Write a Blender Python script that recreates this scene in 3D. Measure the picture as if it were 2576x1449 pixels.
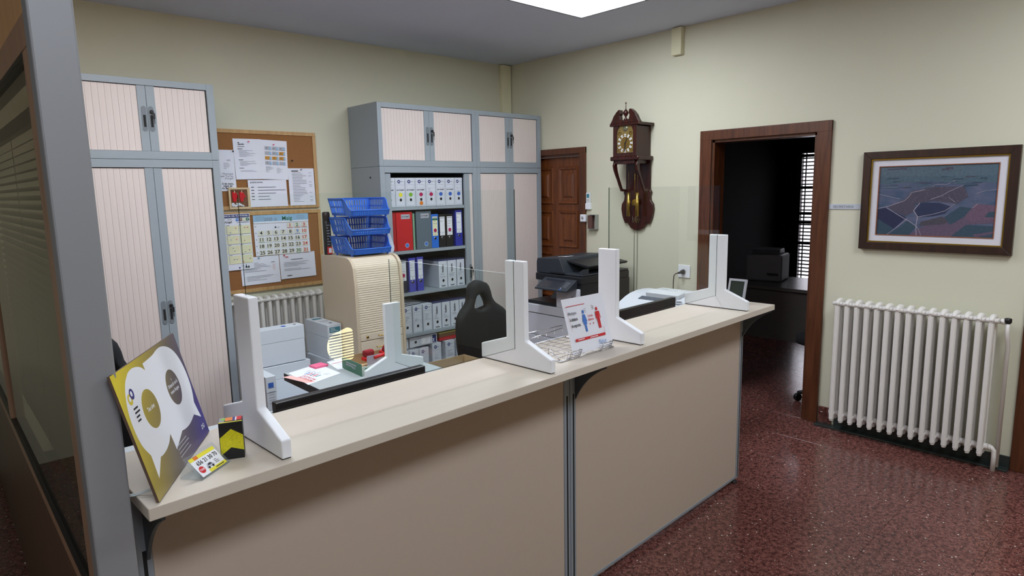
import bpy, bmesh, math, random
from mathutils import Vector, Matrix
random.seed(7)
for o in list(bpy.data.objects): bpy.data.objects.remove(o)
sc = bpy.context.scene
COL = sc.collection
PI = math.pi

# ---------------------------------------------------------------- camera
cam = bpy.data.cameras.new('camera'); camo = bpy.data.objects.new('camera', cam); COL.objects.link(camo)
F_PX, YAW, PITCH, ROLL = 1620.31, 42.5651, -8.6993, -1.1088
cam.sensor_fit = 'HORIZONTAL'; cam.sensor_width = 36.0; cam.lens = F_PX*36.0/2576.0
cam.clip_start = 0.02
a, b, c = math.radians(YAW), math.radians(PITCH), math.radians(ROLL)
fw = Vector((math.sin(a)*math.cos(b), math.cos(a)*math.cos(b), math.sin(b)))
rt = Vector((math.cos(a), -math.sin(a), 0)); up = rt.cross(fw)
r2 = rt*math.cos(c)+up*math.sin(c); u2 = -rt*math.sin(c)+up*math.cos(c)
m4 = Matrix.Identity(4)
for i in range(3):
    m4[i][0] = r2[i]; m4[i][1] = u2[i]; m4[i][2] = -fw[i]
m4.translation = Vector((-4.5626, -4.9538, 1.6843))
camo.matrix_world = m4
sc.camera = camo

# ---------------------------------------------------------------- world and exposure
w = bpy.data.worlds.new('world'); sc.world = w; w.use_nodes = True
w.node_tree.nodes['Background'].inputs[0].default_value = (0.95, 0.93, 1.0, 1)
w.node_tree.nodes['Background'].inputs[1].default_value = 3.2
LED = 18.0            # emission of the ceiling light panels
sc.view_settings.view_transform = 'Standard'
sc.view_settings.look = 'None'
sc.view_settings.exposure = 0.22
sc.view_settings.gamma = 1.0
sc.view_settings.use_curve_mapping = False

# ---------------------------------------------------------------- materials
def lin(v):
    v /= 255.0
    return v/12.92 if v <= 0.04045 else ((v+0.055)/1.055)**2.4
def C(r, g, b): return (lin(r), lin(g), lin(b), 1.0)
MATS = {}
def M(name, rgb, rough=0.5, metal=0.0, var=0.05, scale=12.0, bump=0.0, bscale=150.0, spec=0.5, alpha=1.0, stretch=None, rnd=0.0):
    if name in MATS: return MATS[name]
    m = bpy.data.materials.new(name); m.use_nodes = True
    nt = m.node_tree; N = nt.nodes; L = nt.links
    p = N['Principled BSDF']
    p.inputs['Roughness'].default_value = rough; p.inputs['Metallic'].default_value = metal
    p.inputs['Specular IOR Level'].default_value = spec; p.inputs['Alpha'].default_value = alpha
    col = C(*rgb)
    tc = N.new('ShaderNodeTexCoord')
    mp = N.new('ShaderNodeMapping'); L.new(tc.outputs['Object'], mp.inputs[0])
    if stretch: mp.inputs['Scale'].default_value = stretch
    nz = N.new('ShaderNodeTexNoise'); nz.inputs['Scale'].default_value = scale; nz.inputs['Detail'].default_value = 4
    L.new(mp.outputs[0], nz.inputs['Vector'])
    mx = N.new('ShaderNodeMix'); mx.data_type = 'RGBA'
    mx.inputs['A'].default_value = tuple(max(0, x*(1-var)) for x in col[:3])+(1,)
    mx.inputs['B'].default_value = tuple(min(1, x*(1+var)) for x in col[:3])+(1,)
    L.new(nz.outputs['Fac'], mx.inputs['Factor'])
    out = mx.outputs['Result']
    if rnd:
        oi = N.new('ShaderNodeObjectInfo'); hs = N.new('ShaderNodeHueSaturation')
        ma = N.new('ShaderNodeMath'); ma.operation = 'MULTIPLY_ADD'; ma.inputs[1].default_value = rnd; ma.inputs[2].default_value = 1-rnd/2
        L.new(oi.outputs['Random'], ma.inputs[0]); L.new(ma.outputs[0], hs.inputs['Value']); L.new(out, hs.inputs['Color']); out = hs.outputs[0]
    L.new(out, p.inputs['Base Color'])
    if bump:
        n2 = N.new('ShaderNodeTexNoise'); n2.inputs['Scale'].default_value = bscale; n2.inputs['Detail'].default_value = 3
        L.new(mp.outputs[0], n2.inputs['Vector'])
        bp = N.new('ShaderNodeBump'); bp.inputs['Strength'].default_value = bump; bp.inputs['Distance'].default_value = 0.002
        L.new(n2.outputs['Fac'], bp.inputs['Height']); L.new(bp.outputs[0], p.inputs['Normal'])
    MATS[name] = m
    return m
def wood(name, c1, c2, rough=0.35, stretch=(14, 14, 1.2), spec=0.5):
    m = bpy.data.materials.new(name); m.use_nodes = True
    N = m.node_tree.nodes; L = m.node_tree.links; p = N['Principled BSDF']
    p.inputs['Roughness'].default_value = rough; p.inputs['Specular IOR Level'].default_value = spec
    tc = N.new('ShaderNodeTexCoord'); mp = N.new('ShaderNodeMapping'); mp.inputs['Scale'].default_value = stretch
    L.new(tc.outputs['Object'], mp.inputs[0])
    nz = N.new('ShaderNodeTexNoise'); nz.inputs['Scale'].default_value = 3.0; nz.inputs['Detail'].default_value = 6; nz.inputs['Distortion'].default_value = 0.6
    L.new(mp.outputs[0], nz.inputs['Vector'])
    cr = N.new('ShaderNodeValToRGB'); cr.color_ramp.elements[0].color = C(*c1); cr.color_ramp.elements[1].color = C(*c2)
    cr.color_ramp.elements[0].position = 0.3; cr.color_ramp.elements[1].position = 0.72
    L.new(nz.outputs['Fac'], cr.inputs[0]); L.new(cr.outputs[0], p.inputs['Base Color'])
    MATS[name] = m
    return m
def emis(name, rgb, st):
    m = bpy.data.materials.new(name); m.use_nodes = True
    N = m.node_tree.nodes; p = N['Principled BSDF']
    p.inputs['Base Color'].default_value = C(*rgb); p.inputs['Emission Color'].default_value = C(*rgb); p.inputs['Emission Strength'].default_value = st
    return m
def clear(name, tint, ior=1.45, rough=0.0, opac=0.0):
    # thin clear sheet: transparent body, mirror-like reflection by Fresnel
    m = bpy.data.materials.new(name); m.use_nodes = True
    nt = m.node_tree; N = nt.nodes; L = nt.links; N.remove(N['Principled BSDF'])
    t = N.new('ShaderNodeBsdfTransparent'); t.inputs[0].default_value = tint+(1,)
    g = N.new('ShaderNodeBsdfGlossy'); g.inputs['Roughness'].default_value = rough
    fr = N.new('ShaderNodeFresnel'); fr.inputs[0].default_value = ior
    ge = N.new('ShaderNodeNewGeometry'); inv = N.new('ShaderNodeMath'); inv.operation = 'SUBTRACT'; inv.inputs[0].default_value = 1.0
    L.new(ge.outputs['Backfacing'], inv.inputs[1])
    mu = N.new('ShaderNodeMath'); mu.operation = 'MULTIPLY'; L.new(fr.outputs[0], mu.inputs[0]); L.new(inv.outputs[0], mu.inputs[1])
    mx = N.new('ShaderNodeMixShader'); L.new(mu.outputs[0], mx.inputs[0]); L.new(t.outputs[0], mx.inputs[1]); L.new(g.outputs[0], mx.inputs[2])
    last = mx
    if opac:
        d = N.new('ShaderNodeBsdfDiffuse'); d.inputs[0].default_value = (0.75, 0.8, 0.8, 1)
        m2 = N.new('ShaderNodeMixShader'); m2.inputs[0].default_value = opac
        L.new(mx.outputs[0], m2.inputs[1]); L.new(d.outputs[0], m2.inputs[2]); last = m2
    L.new(last.outputs[0], N['Material Output'].inputs[0])
    return m

wall_m = M('wall_paint', (212, 210, 188), 0.85, var=0.02, scale=3, bump=0.15, bscale=90)
ceil_m = M('ceiling_paint', (204, 209, 222), 0.9, var=0.02, scale=4)
steel = M('grey_steel', (155, 165, 172), 0.45, var=0.02)
slat_m = M('beige_slat', (224, 212, 206), 0.5, var=0.02, scale=20, stretch=(30, 30, 1))
dark_m = M('dark_gap', (30, 30, 32), 0.8)
black_m = M('black_plastic', (22, 22, 24), 0.4)
white_pl = M('white_lacquer', (238, 240, 245), 0.35, var=0.01)
counter_m = M('counter_laminate', (203, 193, 179), 0.38, var=0.05, scale=2.0, stretch=(1, 12, 12))
panel_m = M('counter_panel', (190, 174, 159), 0.6, var=0.03, scale=40)
alu = M('aluminium_profile', (142, 150, 158), 0.42, metal=0.0, var=0.02)
paper_m = M('paper', (232, 234, 244), 0.7, var=0.01)
cork_m = M('cork', (150, 102, 58), 0.9, var=0.18, scale=90, bump=0.4, bscale=300)
pine = wood('pine_frame', (178, 136, 84), (205, 166, 112), 0.5)
beech = M('beech_laminate', (208, 190, 166), 0.5, var=0.03, scale=4, stretch=(20, 20, 1))
beech2 = M('beech_slat', (222, 207, 186), 0.45, var=0.03, scale=6)
rad_m = M('radiator_enamel', (232, 228, 224), 0.4, var=0.004)
door_m = wood('door_wood', (84, 42, 18), (126, 70, 32), 0.4)
casing_m = wood('casing_wood', (68, 35, 19), (100, 57, 32), 0.35)
clock_m = wood('clock_mahogany', (38, 13, 11), (64, 24, 18), 0.25)
brass = M('brass', (190, 160, 80), 0.25, metal=1.0)
chrome = M('chrome_wire', (205, 205, 210), 0.18, metal=1.0, var=0.01)
blue_pl = M('blue_plastic', (52, 112, 214), 0.35, var=0.02)
fabric = M('black_fabric', (15, 16, 20), 0.85, var=0.05, scale=40)
cop_dark = M('copier_charcoal', (46, 51, 58), 0.45, var=0.03)
cop_black = M('copier_black', (26, 29, 33), 0.4)
cop_white = M('copier_white', (208, 212, 220), 0.4, var=0.01)
carton = M('cardboard', (190, 164, 128), 0.8, var=0.06)
boxw = M('archive_card', (212, 218, 228), 0.75, var=0.02)
acrylic = clear('acrylic_sheet', (0.965, 0.985, 0.975))
acr_edge = clear('acrylic_edge', (0.16, 0.21, 0.2), 1.45)
acr_edge_l = clear('acrylic_edge_light', (0.8, 0.86, 0.85), 1.45, opac=0.7)
glass_m = clear('window_glass', (0.62, 0.6, 0.52), 1.5)
clock_glass = clear('clock_glass', (0.95, 0.95, 0.92), 1.4)
# flat print colours
INK = {}
def ink(n, rgb, rough=0.6):
    INK[n] = M('ink_'+n, rgb, rough, var=0.01)
for n, c_ in dict(black=(24, 24, 28), grey=(130, 132, 142), lgrey=(176, 178, 188), red=(205, 34, 42), blue=(50, 98, 190), navy=(34, 48, 112), sky=(110, 158, 214),
                 yellow=(232, 222, 60), green=(120, 176, 40), dgreen=(40, 112, 74), magenta=(178, 20, 84), orange=(222, 124, 30), white=(236, 238, 244), pink=(240, 110, 150),
                 cream=(232, 230, 190), teal=(60, 130, 150), olive=(160, 142, 44), mustard=(216, 196, 44), taupe=(92, 82, 78), indigo=(52, 46, 120), dayblue=(70, 120, 200),
                 paleblue=(150, 190, 220), lime=(130, 220, 50), brown=(120, 70, 40), gold=(196, 140, 50), salmon=(246, 190, 186), pale=(222, 222, 208)).items(): ink(n, c_)

# ---------------------------------------------------------------- geometry helpers
def V(*a): return Vector(a)
def box(bm, x0, x1, y0, y1, z0, z1, mi=0, bev=0.0, seg=2):
    if x0 > x1: x0, x1 = x1, x0
    if y0 > y1: y0, y1 = y1, y0
    if z0 > z1: z0, z1 = z1, z0
    v = [bm.verts.new((x, y, z)) for x in (x0, x1) for y in (y0, y1) for z in (z0, z1)]
    fs = [bm.faces.new([v[i] for i in q]) for q in ((0, 1, 3, 2), (4, 6, 7, 5), (0, 4, 5, 1), (2, 3, 7, 6), (0, 2, 6, 4), (1, 5, 7, 3))]
    for f in fs: f.material_index = mi
    if bev > 0:
        es = list({e for f in fs for e in f.edges})
        r = bmesh.ops.bevel(bm, geom=es, offset=bev, segments=seg, affect='EDGES', profile=0.5, clamp_overlap=True)
        for f in r['faces']: f.material_index = mi
    return v
def prism(bm, pts, axis, a0, a1, mi=0, bev=0.0):
    # pts: 2-D outline; axis 'x': (y,z), 'y': (x,z), 'z': (x,y)
    def P(p, t): return {'x': (t, p[0], p[1]), 'y': (p[0], t, p[1]), 'z': (p[0], p[1], t)}[axis]
    A = [bm.verts.new(P(p, a0)) for p in pts]; B = [bm.verts.new(P(p, a1)) for p in pts]
    n = len(pts); fs = [bm.faces.new(A), bm.faces.new(list(reversed(B)))]
    for i in range(n): fs.append(bm.faces.new((A[i], B[i], B[(i+1) % n], A[(i+1) % n])))
    bmesh.ops.recalc_face_normals(bm, faces=fs)
    for f in fs: f.material_index = mi
    if bev > 0:
        es = list({e for f in fs for e in f.edges})
        r = bmesh.ops.bevel(bm, geom=es, offset=bev, segments=2, affect='EDGES', profile=0.5, clamp_overlap=True)
        for f in r['faces']: f.material_index = mi
def ring(p, d, r, seg):
    d = d.normalized(); u = d.orthogonal().normalized(); w_ = d.cross(u)
    return [p+u*(r*math.cos(2*PI*i/seg))+w_*(r*math.sin(2*PI*i/seg)) for i in range(seg)]
def tube(bm, pts, r, seg=8, mi=0, closed=False):
    pts = [Vector(p) for p in pts]; n = len(pts); rings = []
    u = None
    for i, p in enumerate(pts):
        if closed: d = pts[(i+1) % n]-pts[i-1]
        else: d = pts[min(i+1, n-1)]-pts[max(i-1, 0)]
        d.normalize()
        if u is None: u = d.orthogonal().normalized()
        u = (u-d*u.dot(d)).normalized(); w_ = d.cross(u)
        rr = r[i] if isinstance(r, (list, tuple)) else r
        rings.append([bm.verts.new(p+u*(rr*math.cos(2*PI*k/seg))+w_*(rr*math.sin(2*PI*k/seg))) for k in range(seg)])
    for i in range(n if closed else n-1):
        A, B = rings[i], rings[(i+1) % n]
        for k in range(seg):
            f = bm.faces.new((A[k], A[(k+1) % seg], B[(k+1) % seg], B[k])); f.material_index = mi; f.smooth = True
    if not closed:
        for R_, rev in ((rings[0], True), (rings[-1], False)):
            f = bm.faces.new(list(reversed(R_)) if rev else R_); f.material_index = mi
def lathe(bm, prof, seg=16, mi=0, o=(0, 0, 0), axis='z'):
    o = Vector(o); rings = []
    for r, h in prof:
        R_ = []
        for k in range(seg):
            t = 2*PI*k/seg; x, y = r*math.cos(t), r*math.sin(t)
            p = {'z': (x, y, h), 'x': (h, x, y), 'y': (x, h, y)}[axis]
            R_.append(bm.verts.new(o+Vector(p)))
        rings.append(R_)
    fs = []
    for i in range(len(rings)-1):
        for k in range(seg):
            fs.append(bm.faces.new((rings[i][k], rings[i][(k+1) % seg], rings[i+1][(k+1) % seg], rings[i+1][k])))
    fs.append(bm.faces.new(rings[0])); fs.append(bm.faces.new(rings[-1]))
    bmesh.ops.recalc_face_normals(bm, faces=fs)
    for f in fs: f.material_index = mi; f.smooth = len(f.verts) == 4
def arc(cx, cy, r, a0, a1, n=8): return [(cx+r*math.cos(math.radians(a0+(a1-a0)*i/n)), cy+r*math.sin(math.radians(a0+(a1-a0)*i/n))) for i in range(n+1)]
def mesh(name, bm, mats):
    me = bpy.data.meshes.new(name); bm.to_mesh(me); bm.free()
    for m in (mats if isinstance(mats, (list, tuple)) else [mats]): me.materials.append(m)
    return me
def link(name, me, parent=None, loc=(0, 0, 0), rot=(0, 0, 0)):
    o = bpy.data.objects.new(name, me); COL.objects.link(o); o.location = loc; o.rotation_euler = rot
    if parent: o.parent = parent
    return o
def part(name, bm, mats, parent=None, loc=(0, 0, 0), rot=(0, 0, 0)): return link(name, mesh(name, bm, mats), parent, loc, rot)
def B(): return bmesh.new()
def tag(o, label, cat, group=None):
    o['label'] = label; o['category'] = cat
    if group: o['group'] = group
    return o
def thing(name, label, cat, loc=(0, 0, 0), rz=0.0, group=None):
    o = bpy.data.objects.new(name, None); COL.objects.link(o); o.location = loc; o.rotation_euler = (0, 0, rz); o.empty_display_size = 0.1
    return tag(o, label, cat, group)
def struct(name, bm, mats, label=None, parent=None):
    o = part(name, bm, mats, parent)
    if not parent:
        o['kind'] = 'structure'
        if label: o['label'] = label
    return o
CA = 0.0392
def cw(x, y, z=0.0): return (-2.5+x*math.cos(CA)-y*math.sin(CA), -3+x*math.sin(CA)+y*math.cos(CA), z)

GLY = {}
def glyph(s, bold):
    k = (s, bold)
    if k in GLY: return GLY[k]
    cu = bpy.data.curves.new('t', 'FONT'); cu.body = s; cu.size = 1.0; cu.resolution_u = 2
    if bold: cu.offset = 0.018
    ob = bpy.data.objects.new('t', cu); COL.objects.link(ob)
    dg = bpy.context.evaluated_depsgraph_get()
    me = bpy.data.meshes.new_from_object(ob.evaluated_get(dg))
    vs = [(v.co.x, v.co.y) for v in me.vertices]; fs = [tuple(p.vertices) for p in me.polygons]
    bpy.data.objects.remove(ob); bpy.data.meshes.remove(me)
    xs = [v[0] for v in vs] or [0]
    GLY[k] = (vs, fs, min(xs), max(xs))
    return GLY[k]
class Dec:
    """flat print on a surface: o origin, ex/ey in-plane directions (local to the parent)"""
    def __init__(s, o, ex, ey, lift=0.0004):
        s.o = Vector(o); s.ex = Vector(ex).normalized(); s.ey = Vector(ey).normalized(); s.n = s.ex.cross(s.ey); s.z = lift
        s.bm = bmesh.new(); s.m = []
    def mi(s, n):
        m = INK[n] if isinstance(n, str) else n
        if m not in s.m: s.m.append(m)
        return s.m.index(m)
    def P(s, u, v): return s.o+s.ex*u+s.ey*v+s.n*s.z
    def poly(s, pts, c):
        f = s.bm.faces.new([s.bm.verts.new(s.P(*p)) for p in pts]); f.material_index = s.mi(c); s.z += 0.00004
    def rect(s, x0, y0, x1, y1, c): s.poly([(x0, y0), (x1, y0), (x1, y1), (x0, y1)], c)
    def ell(s, cx, cy, rx, ry, c, n=20): s.poly([(cx+rx*math.cos(2*PI*i/n), cy+ry*math.sin(2*PI*i/n)) for i in range(n)], c)
    def frame(s, x0, y0, x1, y1, t, c):
        s.rect(x0, y0, x1, y0+t, c); s.rect(x0, y1-t, x1, y1, c); s.rect(x0, y0, x0+t, y1, c); s.rect(x1-t, y0, x1, y1, c)
    def line(s, pts, w_, c):
        for (x0, y0), (x1, y1) in zip(pts[:-1], pts[1:]):
            d = math.hypot(x1-x0, y1-y0) or 1; nx, ny = -(y1-y0)/d*w_/2, (x1-x0)/d*w_/2
            f = s.bm.faces.new([s.bm.verts.new(s.P(*p)) for p in ((x0-nx, y0-ny), (x1-nx, y1-ny), (x1+nx, y1+ny), (x0+nx, y0+ny))]); f.material_index = s.mi(c)
        s.z += 0.00004
    def text(s, t, x, y, h, c, al='L', bold=False, sx=1.0, rot=0.0):
        vs, fs, x0, x1 = glyph(t, bold); k = h/0.72
        off = {'L': x0, 'C': (x0+x1)/2, 'R': x1}[al]; cr, sr = math.cos(rot), math.sin(rot); i = s.mi(c)
        q = []
        for a_, b_ in vs:
            u, v = (a_-off)*k*sx, b_*k
            q.append(s.bm.verts.new(s.P(x+u*cr-v*sr, y+u*sr+v*cr)))
        for f in fs:
            try: s.bm.faces.new([q[j] for j in f]).material_index = i
            except ValueError: pass
        s.z += 0.00004
    def lines(s, x0, x1, y1, y0, pitch, c, h=0.0018, gap=0.15):
        y = y1
        while y > y0:
            if random.random() > gap: s.rect(x0, y-h, x0+(x1-x0)*random.uniform(0.35, 1.0), y, c); s.z -= 0.00004
            y -= pitch
        s.z += 0.00004
    def build(s, parent, name='print'):
        # faces drawn counter-clockwise already face along n
        return part(name, s.bm, s.m or [INK['black']], parent)
# ================================================================ THE SETTING
H = 2.909
# floor: slab plus single terrazzo tiles where the photograph looks at it
def terrazzo(name):
    m = bpy.data.materials.new(name); m.use_nodes = True
    N = m.node_tree.nodes; L = m.node_tree.links; p = N['Principled BSDF']
    tc = N.new('ShaderNodeTexCoord')
    ge = N.new('ShaderNodeNewGeometry')
    def vor(scale): 
        v = N.new('ShaderNodeTexVoronoi'); v.inputs['Scale'].default_value = scale; L.new(ge.outputs['Position'], v.inputs['Vector']); return v
    base = N.new('ShaderNodeTexNoise'); base.inputs['Scale'].default_value = 46; base.inputs['Detail'].default_value = 5; L.new(ge.outputs['Position'], base.inputs['Vector'])
    cr = N.new('ShaderNodeValToRGB'); e = cr.color_ramp.elements
    e[0].position = 0.3; e[0].color = C(62, 32, 30); e[1].position = 0.66; e[1].color = C(126, 82, 74)
    L.new(base.outputs['Fac'], cr.inputs[0])
    col = cr.outputs[0]
    for scale, th, cc in ((95, 0.35, (140, 90, 84)), (110, 0.30, (62, 30, 30)), (110, 0.06, (196, 182, 172)), (62, 0.045, (222, 212, 202))):
        v = vor(scale)
        s = N.new('ShaderNodeSeparateColor'); L.new(v.outputs['Color'], s.inputs[0])
        g = N.new('ShaderNodeMath'); g.operation = 'LESS_THAN'; g.inputs[1].default_value = th; L.new(s.outputs[0], g.inputs[0])
        d = N.new('ShaderNodeMath'); d.operation = 'LESS_THAN'; d.inputs[1].default_value = 0.24 if th < .2 else .42; L.new(v.outputs['Distance'], d.inputs[0])
        k = N.new('ShaderNodeMath'); k.operation = 'MULTIPLY'; L.new(g.outputs[0], k.inputs[0]); L.new(d.outputs[0], k.inputs[1])
        x = N.new('ShaderNodeMix'); x.data_type = 'RGBA'; L.new(k.outputs[0], x.inputs['Factor']); L.new(col, x.inputs['A']); x.inputs['B'].default_value = C(*cc); col = x.outputs['Result']
    oi = N.new('ShaderNodeObjectInfo'); hs = N.new('ShaderNodeHueSaturation'); ma = N.new('ShaderNodeMath'); ma.operation = 'MULTIPLY_ADD'; ma.inputs[1].default_value = 0.14; ma.inputs[2].default_value = 0.93
    L.new(oi.outputs['Random'], ma.inputs[0]); L.new(ma.outputs[0], hs.inputs['Value']); L.new(col, hs.inputs['Color'])
    L.new(hs.outputs[0], p.inputs['Base Color']); p.inputs['Roughness'].default_value = 0.19; p.inputs['Specular IOR Level'].default_value = 0.5
    n2 = N.new('ShaderNodeTexNoise'); n2.inputs['Scale'].default_value = 9; L.new(ge.outputs['Position'], n2.inputs['Vector'])
    bp = N.new('ShaderNodeBump'); bp.inputs['Strength'].default_value = 0.06; bp.inputs['Distance'].default_value = 0.01; L.new(n2.outputs['Fac'], bp.inputs['Height']); L.new(bp.outputs[0], p.inputs['Normal'])
    MATS[name] = m; return m
terr = terrazzo('terrazzo')
grout = M('grout', (70, 40, 38), 0.7)
bm = B(); box(bm, -7.6, 3.8, -8.1, 0.1, -0.12, -0.004)
floor = struct('floor', bm, grout, 'polished dark red terrazzo floor with white flecks')
T = 0.4
bm = B(); box(bm, 0.0005, T-0.0005, 0.0005, T-0.0005, -0.004, 0.0, bev=0.0006, seg=1)
tile_me = mesh('tile', bm, terr)
tiles = set()
for i in range(-9, 4):
    for j in range(-14, -3):
        if (i+1)*T <= 0.01 or (0 <= i and -9 <= j <= -4): tiles.add((i, j))
for (i, j) in sorted(tiles): link('tile', tile_me, floor, (i*T, j*T, 0))
bm = B()
for x0, x1, y0, y1 in ((-7.6, -3.6, -8.1, 0.1), (-3.6, 0.0, -8.1, -5.6), (-3.6, 0, -1.2, 0.1), (0, 3.8, -8.1, -3.6), (0, 3.8, -1.2, 0.1), (1.6, 3.8, -3.6, -1.2)):
    box(bm, x0+.0005, x1-.0005, y0+.0005, y1-.0005, -0.004, 0.0)
o = struct('tile_field', bm, terr, parent=floor); o['kind'] = 'stuff'
bm = B(); box(bm, -7.6, 3.8, -8.1, 0.15, H, H+0.1)
struct('ceiling', bm, ceil_m, 'plain pale grey ceiling')
bm = B(); box(bm, -7.6, 0.15, 0.0, 0.15, 0, H)
struct('wall_back', bm, wall_m, 'cream painted wall behind the cabinets')
bm = B(); D1, D2, D3 = (-0.95, -0.12, 2.0), (-3.081, -2.293, 2.027), (-5.25, -4.39, 2.027)
ys = [0.0]
y = 0.15
for (a0, a1, zt) in (D1, D2, D3):
    box(bm, 0, 0.15, a1, y, 0, H); box(bm, 0, 0.15, a0, a1, zt, H); y = a0
box(bm, 0, 0.15, -8.1, y, 0, H)
struct('wall_right', bm, wall_m, 'cream painted wall with the clock and the doorway')
bm = B(); box(bm, -7.75, -7.6, -8.1, 0.15, 0, H); struct('wall_left', bm, wall_m)
bm = B(); box(bm, -7.6, 0.15, -8.25, -8.1, 0, H); struct('wall_front', bm, wall_m)
# dark side office seen through the doorway
dk = M('unlit_wall', (17, 15, 14), 0.9, var=0.1, spec=.2)  # near-black walls: the room's lack of light is put into their colour
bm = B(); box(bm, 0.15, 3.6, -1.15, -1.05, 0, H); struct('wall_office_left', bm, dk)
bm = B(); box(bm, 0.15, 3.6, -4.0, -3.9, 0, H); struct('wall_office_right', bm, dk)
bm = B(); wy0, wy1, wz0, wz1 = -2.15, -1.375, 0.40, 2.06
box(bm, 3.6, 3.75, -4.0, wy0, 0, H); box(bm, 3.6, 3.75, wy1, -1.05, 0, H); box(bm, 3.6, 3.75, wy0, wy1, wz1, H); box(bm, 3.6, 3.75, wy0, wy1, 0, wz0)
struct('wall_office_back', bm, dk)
# window with louvred shutter
win = bpy.data.objects.new('window_1', None); COL.objects.link(win); win['kind'] = 'structure'; win['label'] = 'bright louvred shutter window in the dark side office'
shut = M('shutter_dark', (38, 24, 24), 0.6)
bm = B()
for q in (wy0, -1.83, wy1-.05): box(bm, 3.60, 3.66, q, q+.05, wz0, wz1)
for q in (wz0, 0.93, 1.19, 1.30, 1.62, wz1-.05): box(bm, 3.60, 3.66, wy0, wy1, q, q+.035)
box(bm, 3.615, 3.63, -1.478, -1.466, wz0, wz1); part('window_frame', bm, shut, win)
bm = B(); prism(bm, [(-.011, -.0085), (-.008, -.0095), (.013, .0065), (.010, .0085)], 'y', wy0+.02, wy1-.02)
sl = mesh('slat', bm, shut)
z = wz0+.05
while z < wz1-.03:
    link('slat', sl, win, (3.64, 0, z)); z += 0.0455
bm = B(); box(bm, 3.70, 3.704, wy0, wy1, wz0, wz1); part('pane', bm, clear('pane_glass', (.95, .95, .97)), win)

# doors -------------------------------------------------------------
def casing(parent, y0, y1, zt, wd=0.098, th=0.02, x=0.0):
    bm = B(); box(bm, x-th, x, y1, y1+wd, 0, zt+wd*.75, bev=.004); box(bm, x-th, x, y0-wd, y0, 0, zt+wd*.75, bev=.004); box(bm, x-th-.001, x, y0-wd, y1+wd, zt, zt+wd*.75, bev=.004)
    part('casing', bm, casing_m, parent)
    bm = B(); box(bm, x, x+.15, y1-.018, y1, 0, zt); box(bm, x, x+.15, y0, y0+.018, 0, zt); box(bm, x, x+.15, y0, y1, zt-.018, zt)
    part('jamb', bm, casing_m, parent)
d1 = bpy.data.objects.new('door_1', None); COL.objects.link(d1); d1['kind'] = 'structure'; d1['label'] = 'closed brown panelled wooden door beside the grey cabinets'
casing(d1, D1[0], D1[1], D1[2], 0.075)
bm = B(); box(bm, .045, .085, D1[0]+.02, D1[1]-.02, 0.005, D1[2]-.02); part('door_leaf', bm, door_m, d1)
dbar = wood('door_moulding', (74, 36, 14), (112, 60, 26), 0.4)
for (ya, yb) in ((-.888, -.632), (-.563, -.20)):
    for (za, zb) in ((1.534, 1.888), (1.117, 1.474), (0.62, 1.06), (0.14, 0.56)):
        bm = B()
        for k, (ins, x) in enumerate(((0, .045), (.012, .033), (.035, .043), (.06, .043), (.075, .030))):
            pass
        prof = [(0, .0451), (.008, .030), (.022, .034), (.034, .0449), (.060, .0447), (.078, .031), (.09, .030)]
        prev = None
        for ins, x in prof:
            cur = [bm.verts.new(q) for q in ((x, ya+ins, za+ins), (x, yb-ins, za+ins), (x, yb-ins, zb-ins), (x, ya+ins, zb-ins))]
            if prev:
                for i in range(4): bm.faces.new((prev[i], prev[(i+1) % 4], cur[(i+1) % 4], cur[i]))
            prev = cur
        bm.faces.new(prev); bmesh.ops.recalc_face_normals(bm, faces=bm.faces)
        part('panel', bm, door_m, d1)
d2 = bpy.data.objects.new('door_2', None); COL.objects.link(d2); d2['kind'] = 'structure'; d2['label'] = 'open doorway with red-brown wooden casing into the dark office'
casing(d2, D2[0], D2[1], D2[2], 0.098)
d3 = bpy.data.objects.new('door_3', None); COL.objects.link(d3); d3['kind'] = 'structure'; d3['label'] = 'brown wooden door casing at the right edge beside the radiator'
casing(d3, D3[0], D3[1], D3[2], 0.105)
bm = B(); box(bm, .045, .085, D3[0]+.02, D3[1]-.02, 0.005, D3[2]-.02); part('door_leaf', bm, door_m, d3)
# skirting
marble = M('dark_marble', (46, 54, 52), 0.25, var=0.3, scale=18)
bm = B(); box(bm, -.012, 0, -4.285, -3.29, 0, .078, bev=.002); box(bm, -.07, 0, -4.285, -3.18, 0, .012, bev=.003)
struct('baseboard_right', bm, marble, 'dark green marble skirting under the radiator')
bm = B(); box(bm, -.014, 0, -3.272, -3.185, .012, .128, bev=.002)
struct('trim_3', bm, terr, 'short red skirting tile between doorway and radiator')
bm = B(); box(bm, -.012, 0, -2.19, -1.03, 0, .078, bev=.002); struct('baseboard_clock', bm, marble)
bm = B(); box(bm, -4.3, -.02, -.012, 0, 0, .078, bev=.002); struct('baseboard_back', bm, marble)
# cable ducts
duct_m = M('duct_paint', (224, 220, 186), 0.6, var=0.01)
bm = B(); box(bm, -.132, -.012, -.045, 0, 1.0, H-.004, bev=.004); struct('trim_1', bm, duct_m, 'cream vertical cable duct in the corner')
bm = B(); box(bm, -.045, 0, -2.024, -1.935, 2.70, H-.004, bev=.004); struct('trim_2', bm, duct_m, 'short cream duct stub under the ceiling above the clock')

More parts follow.
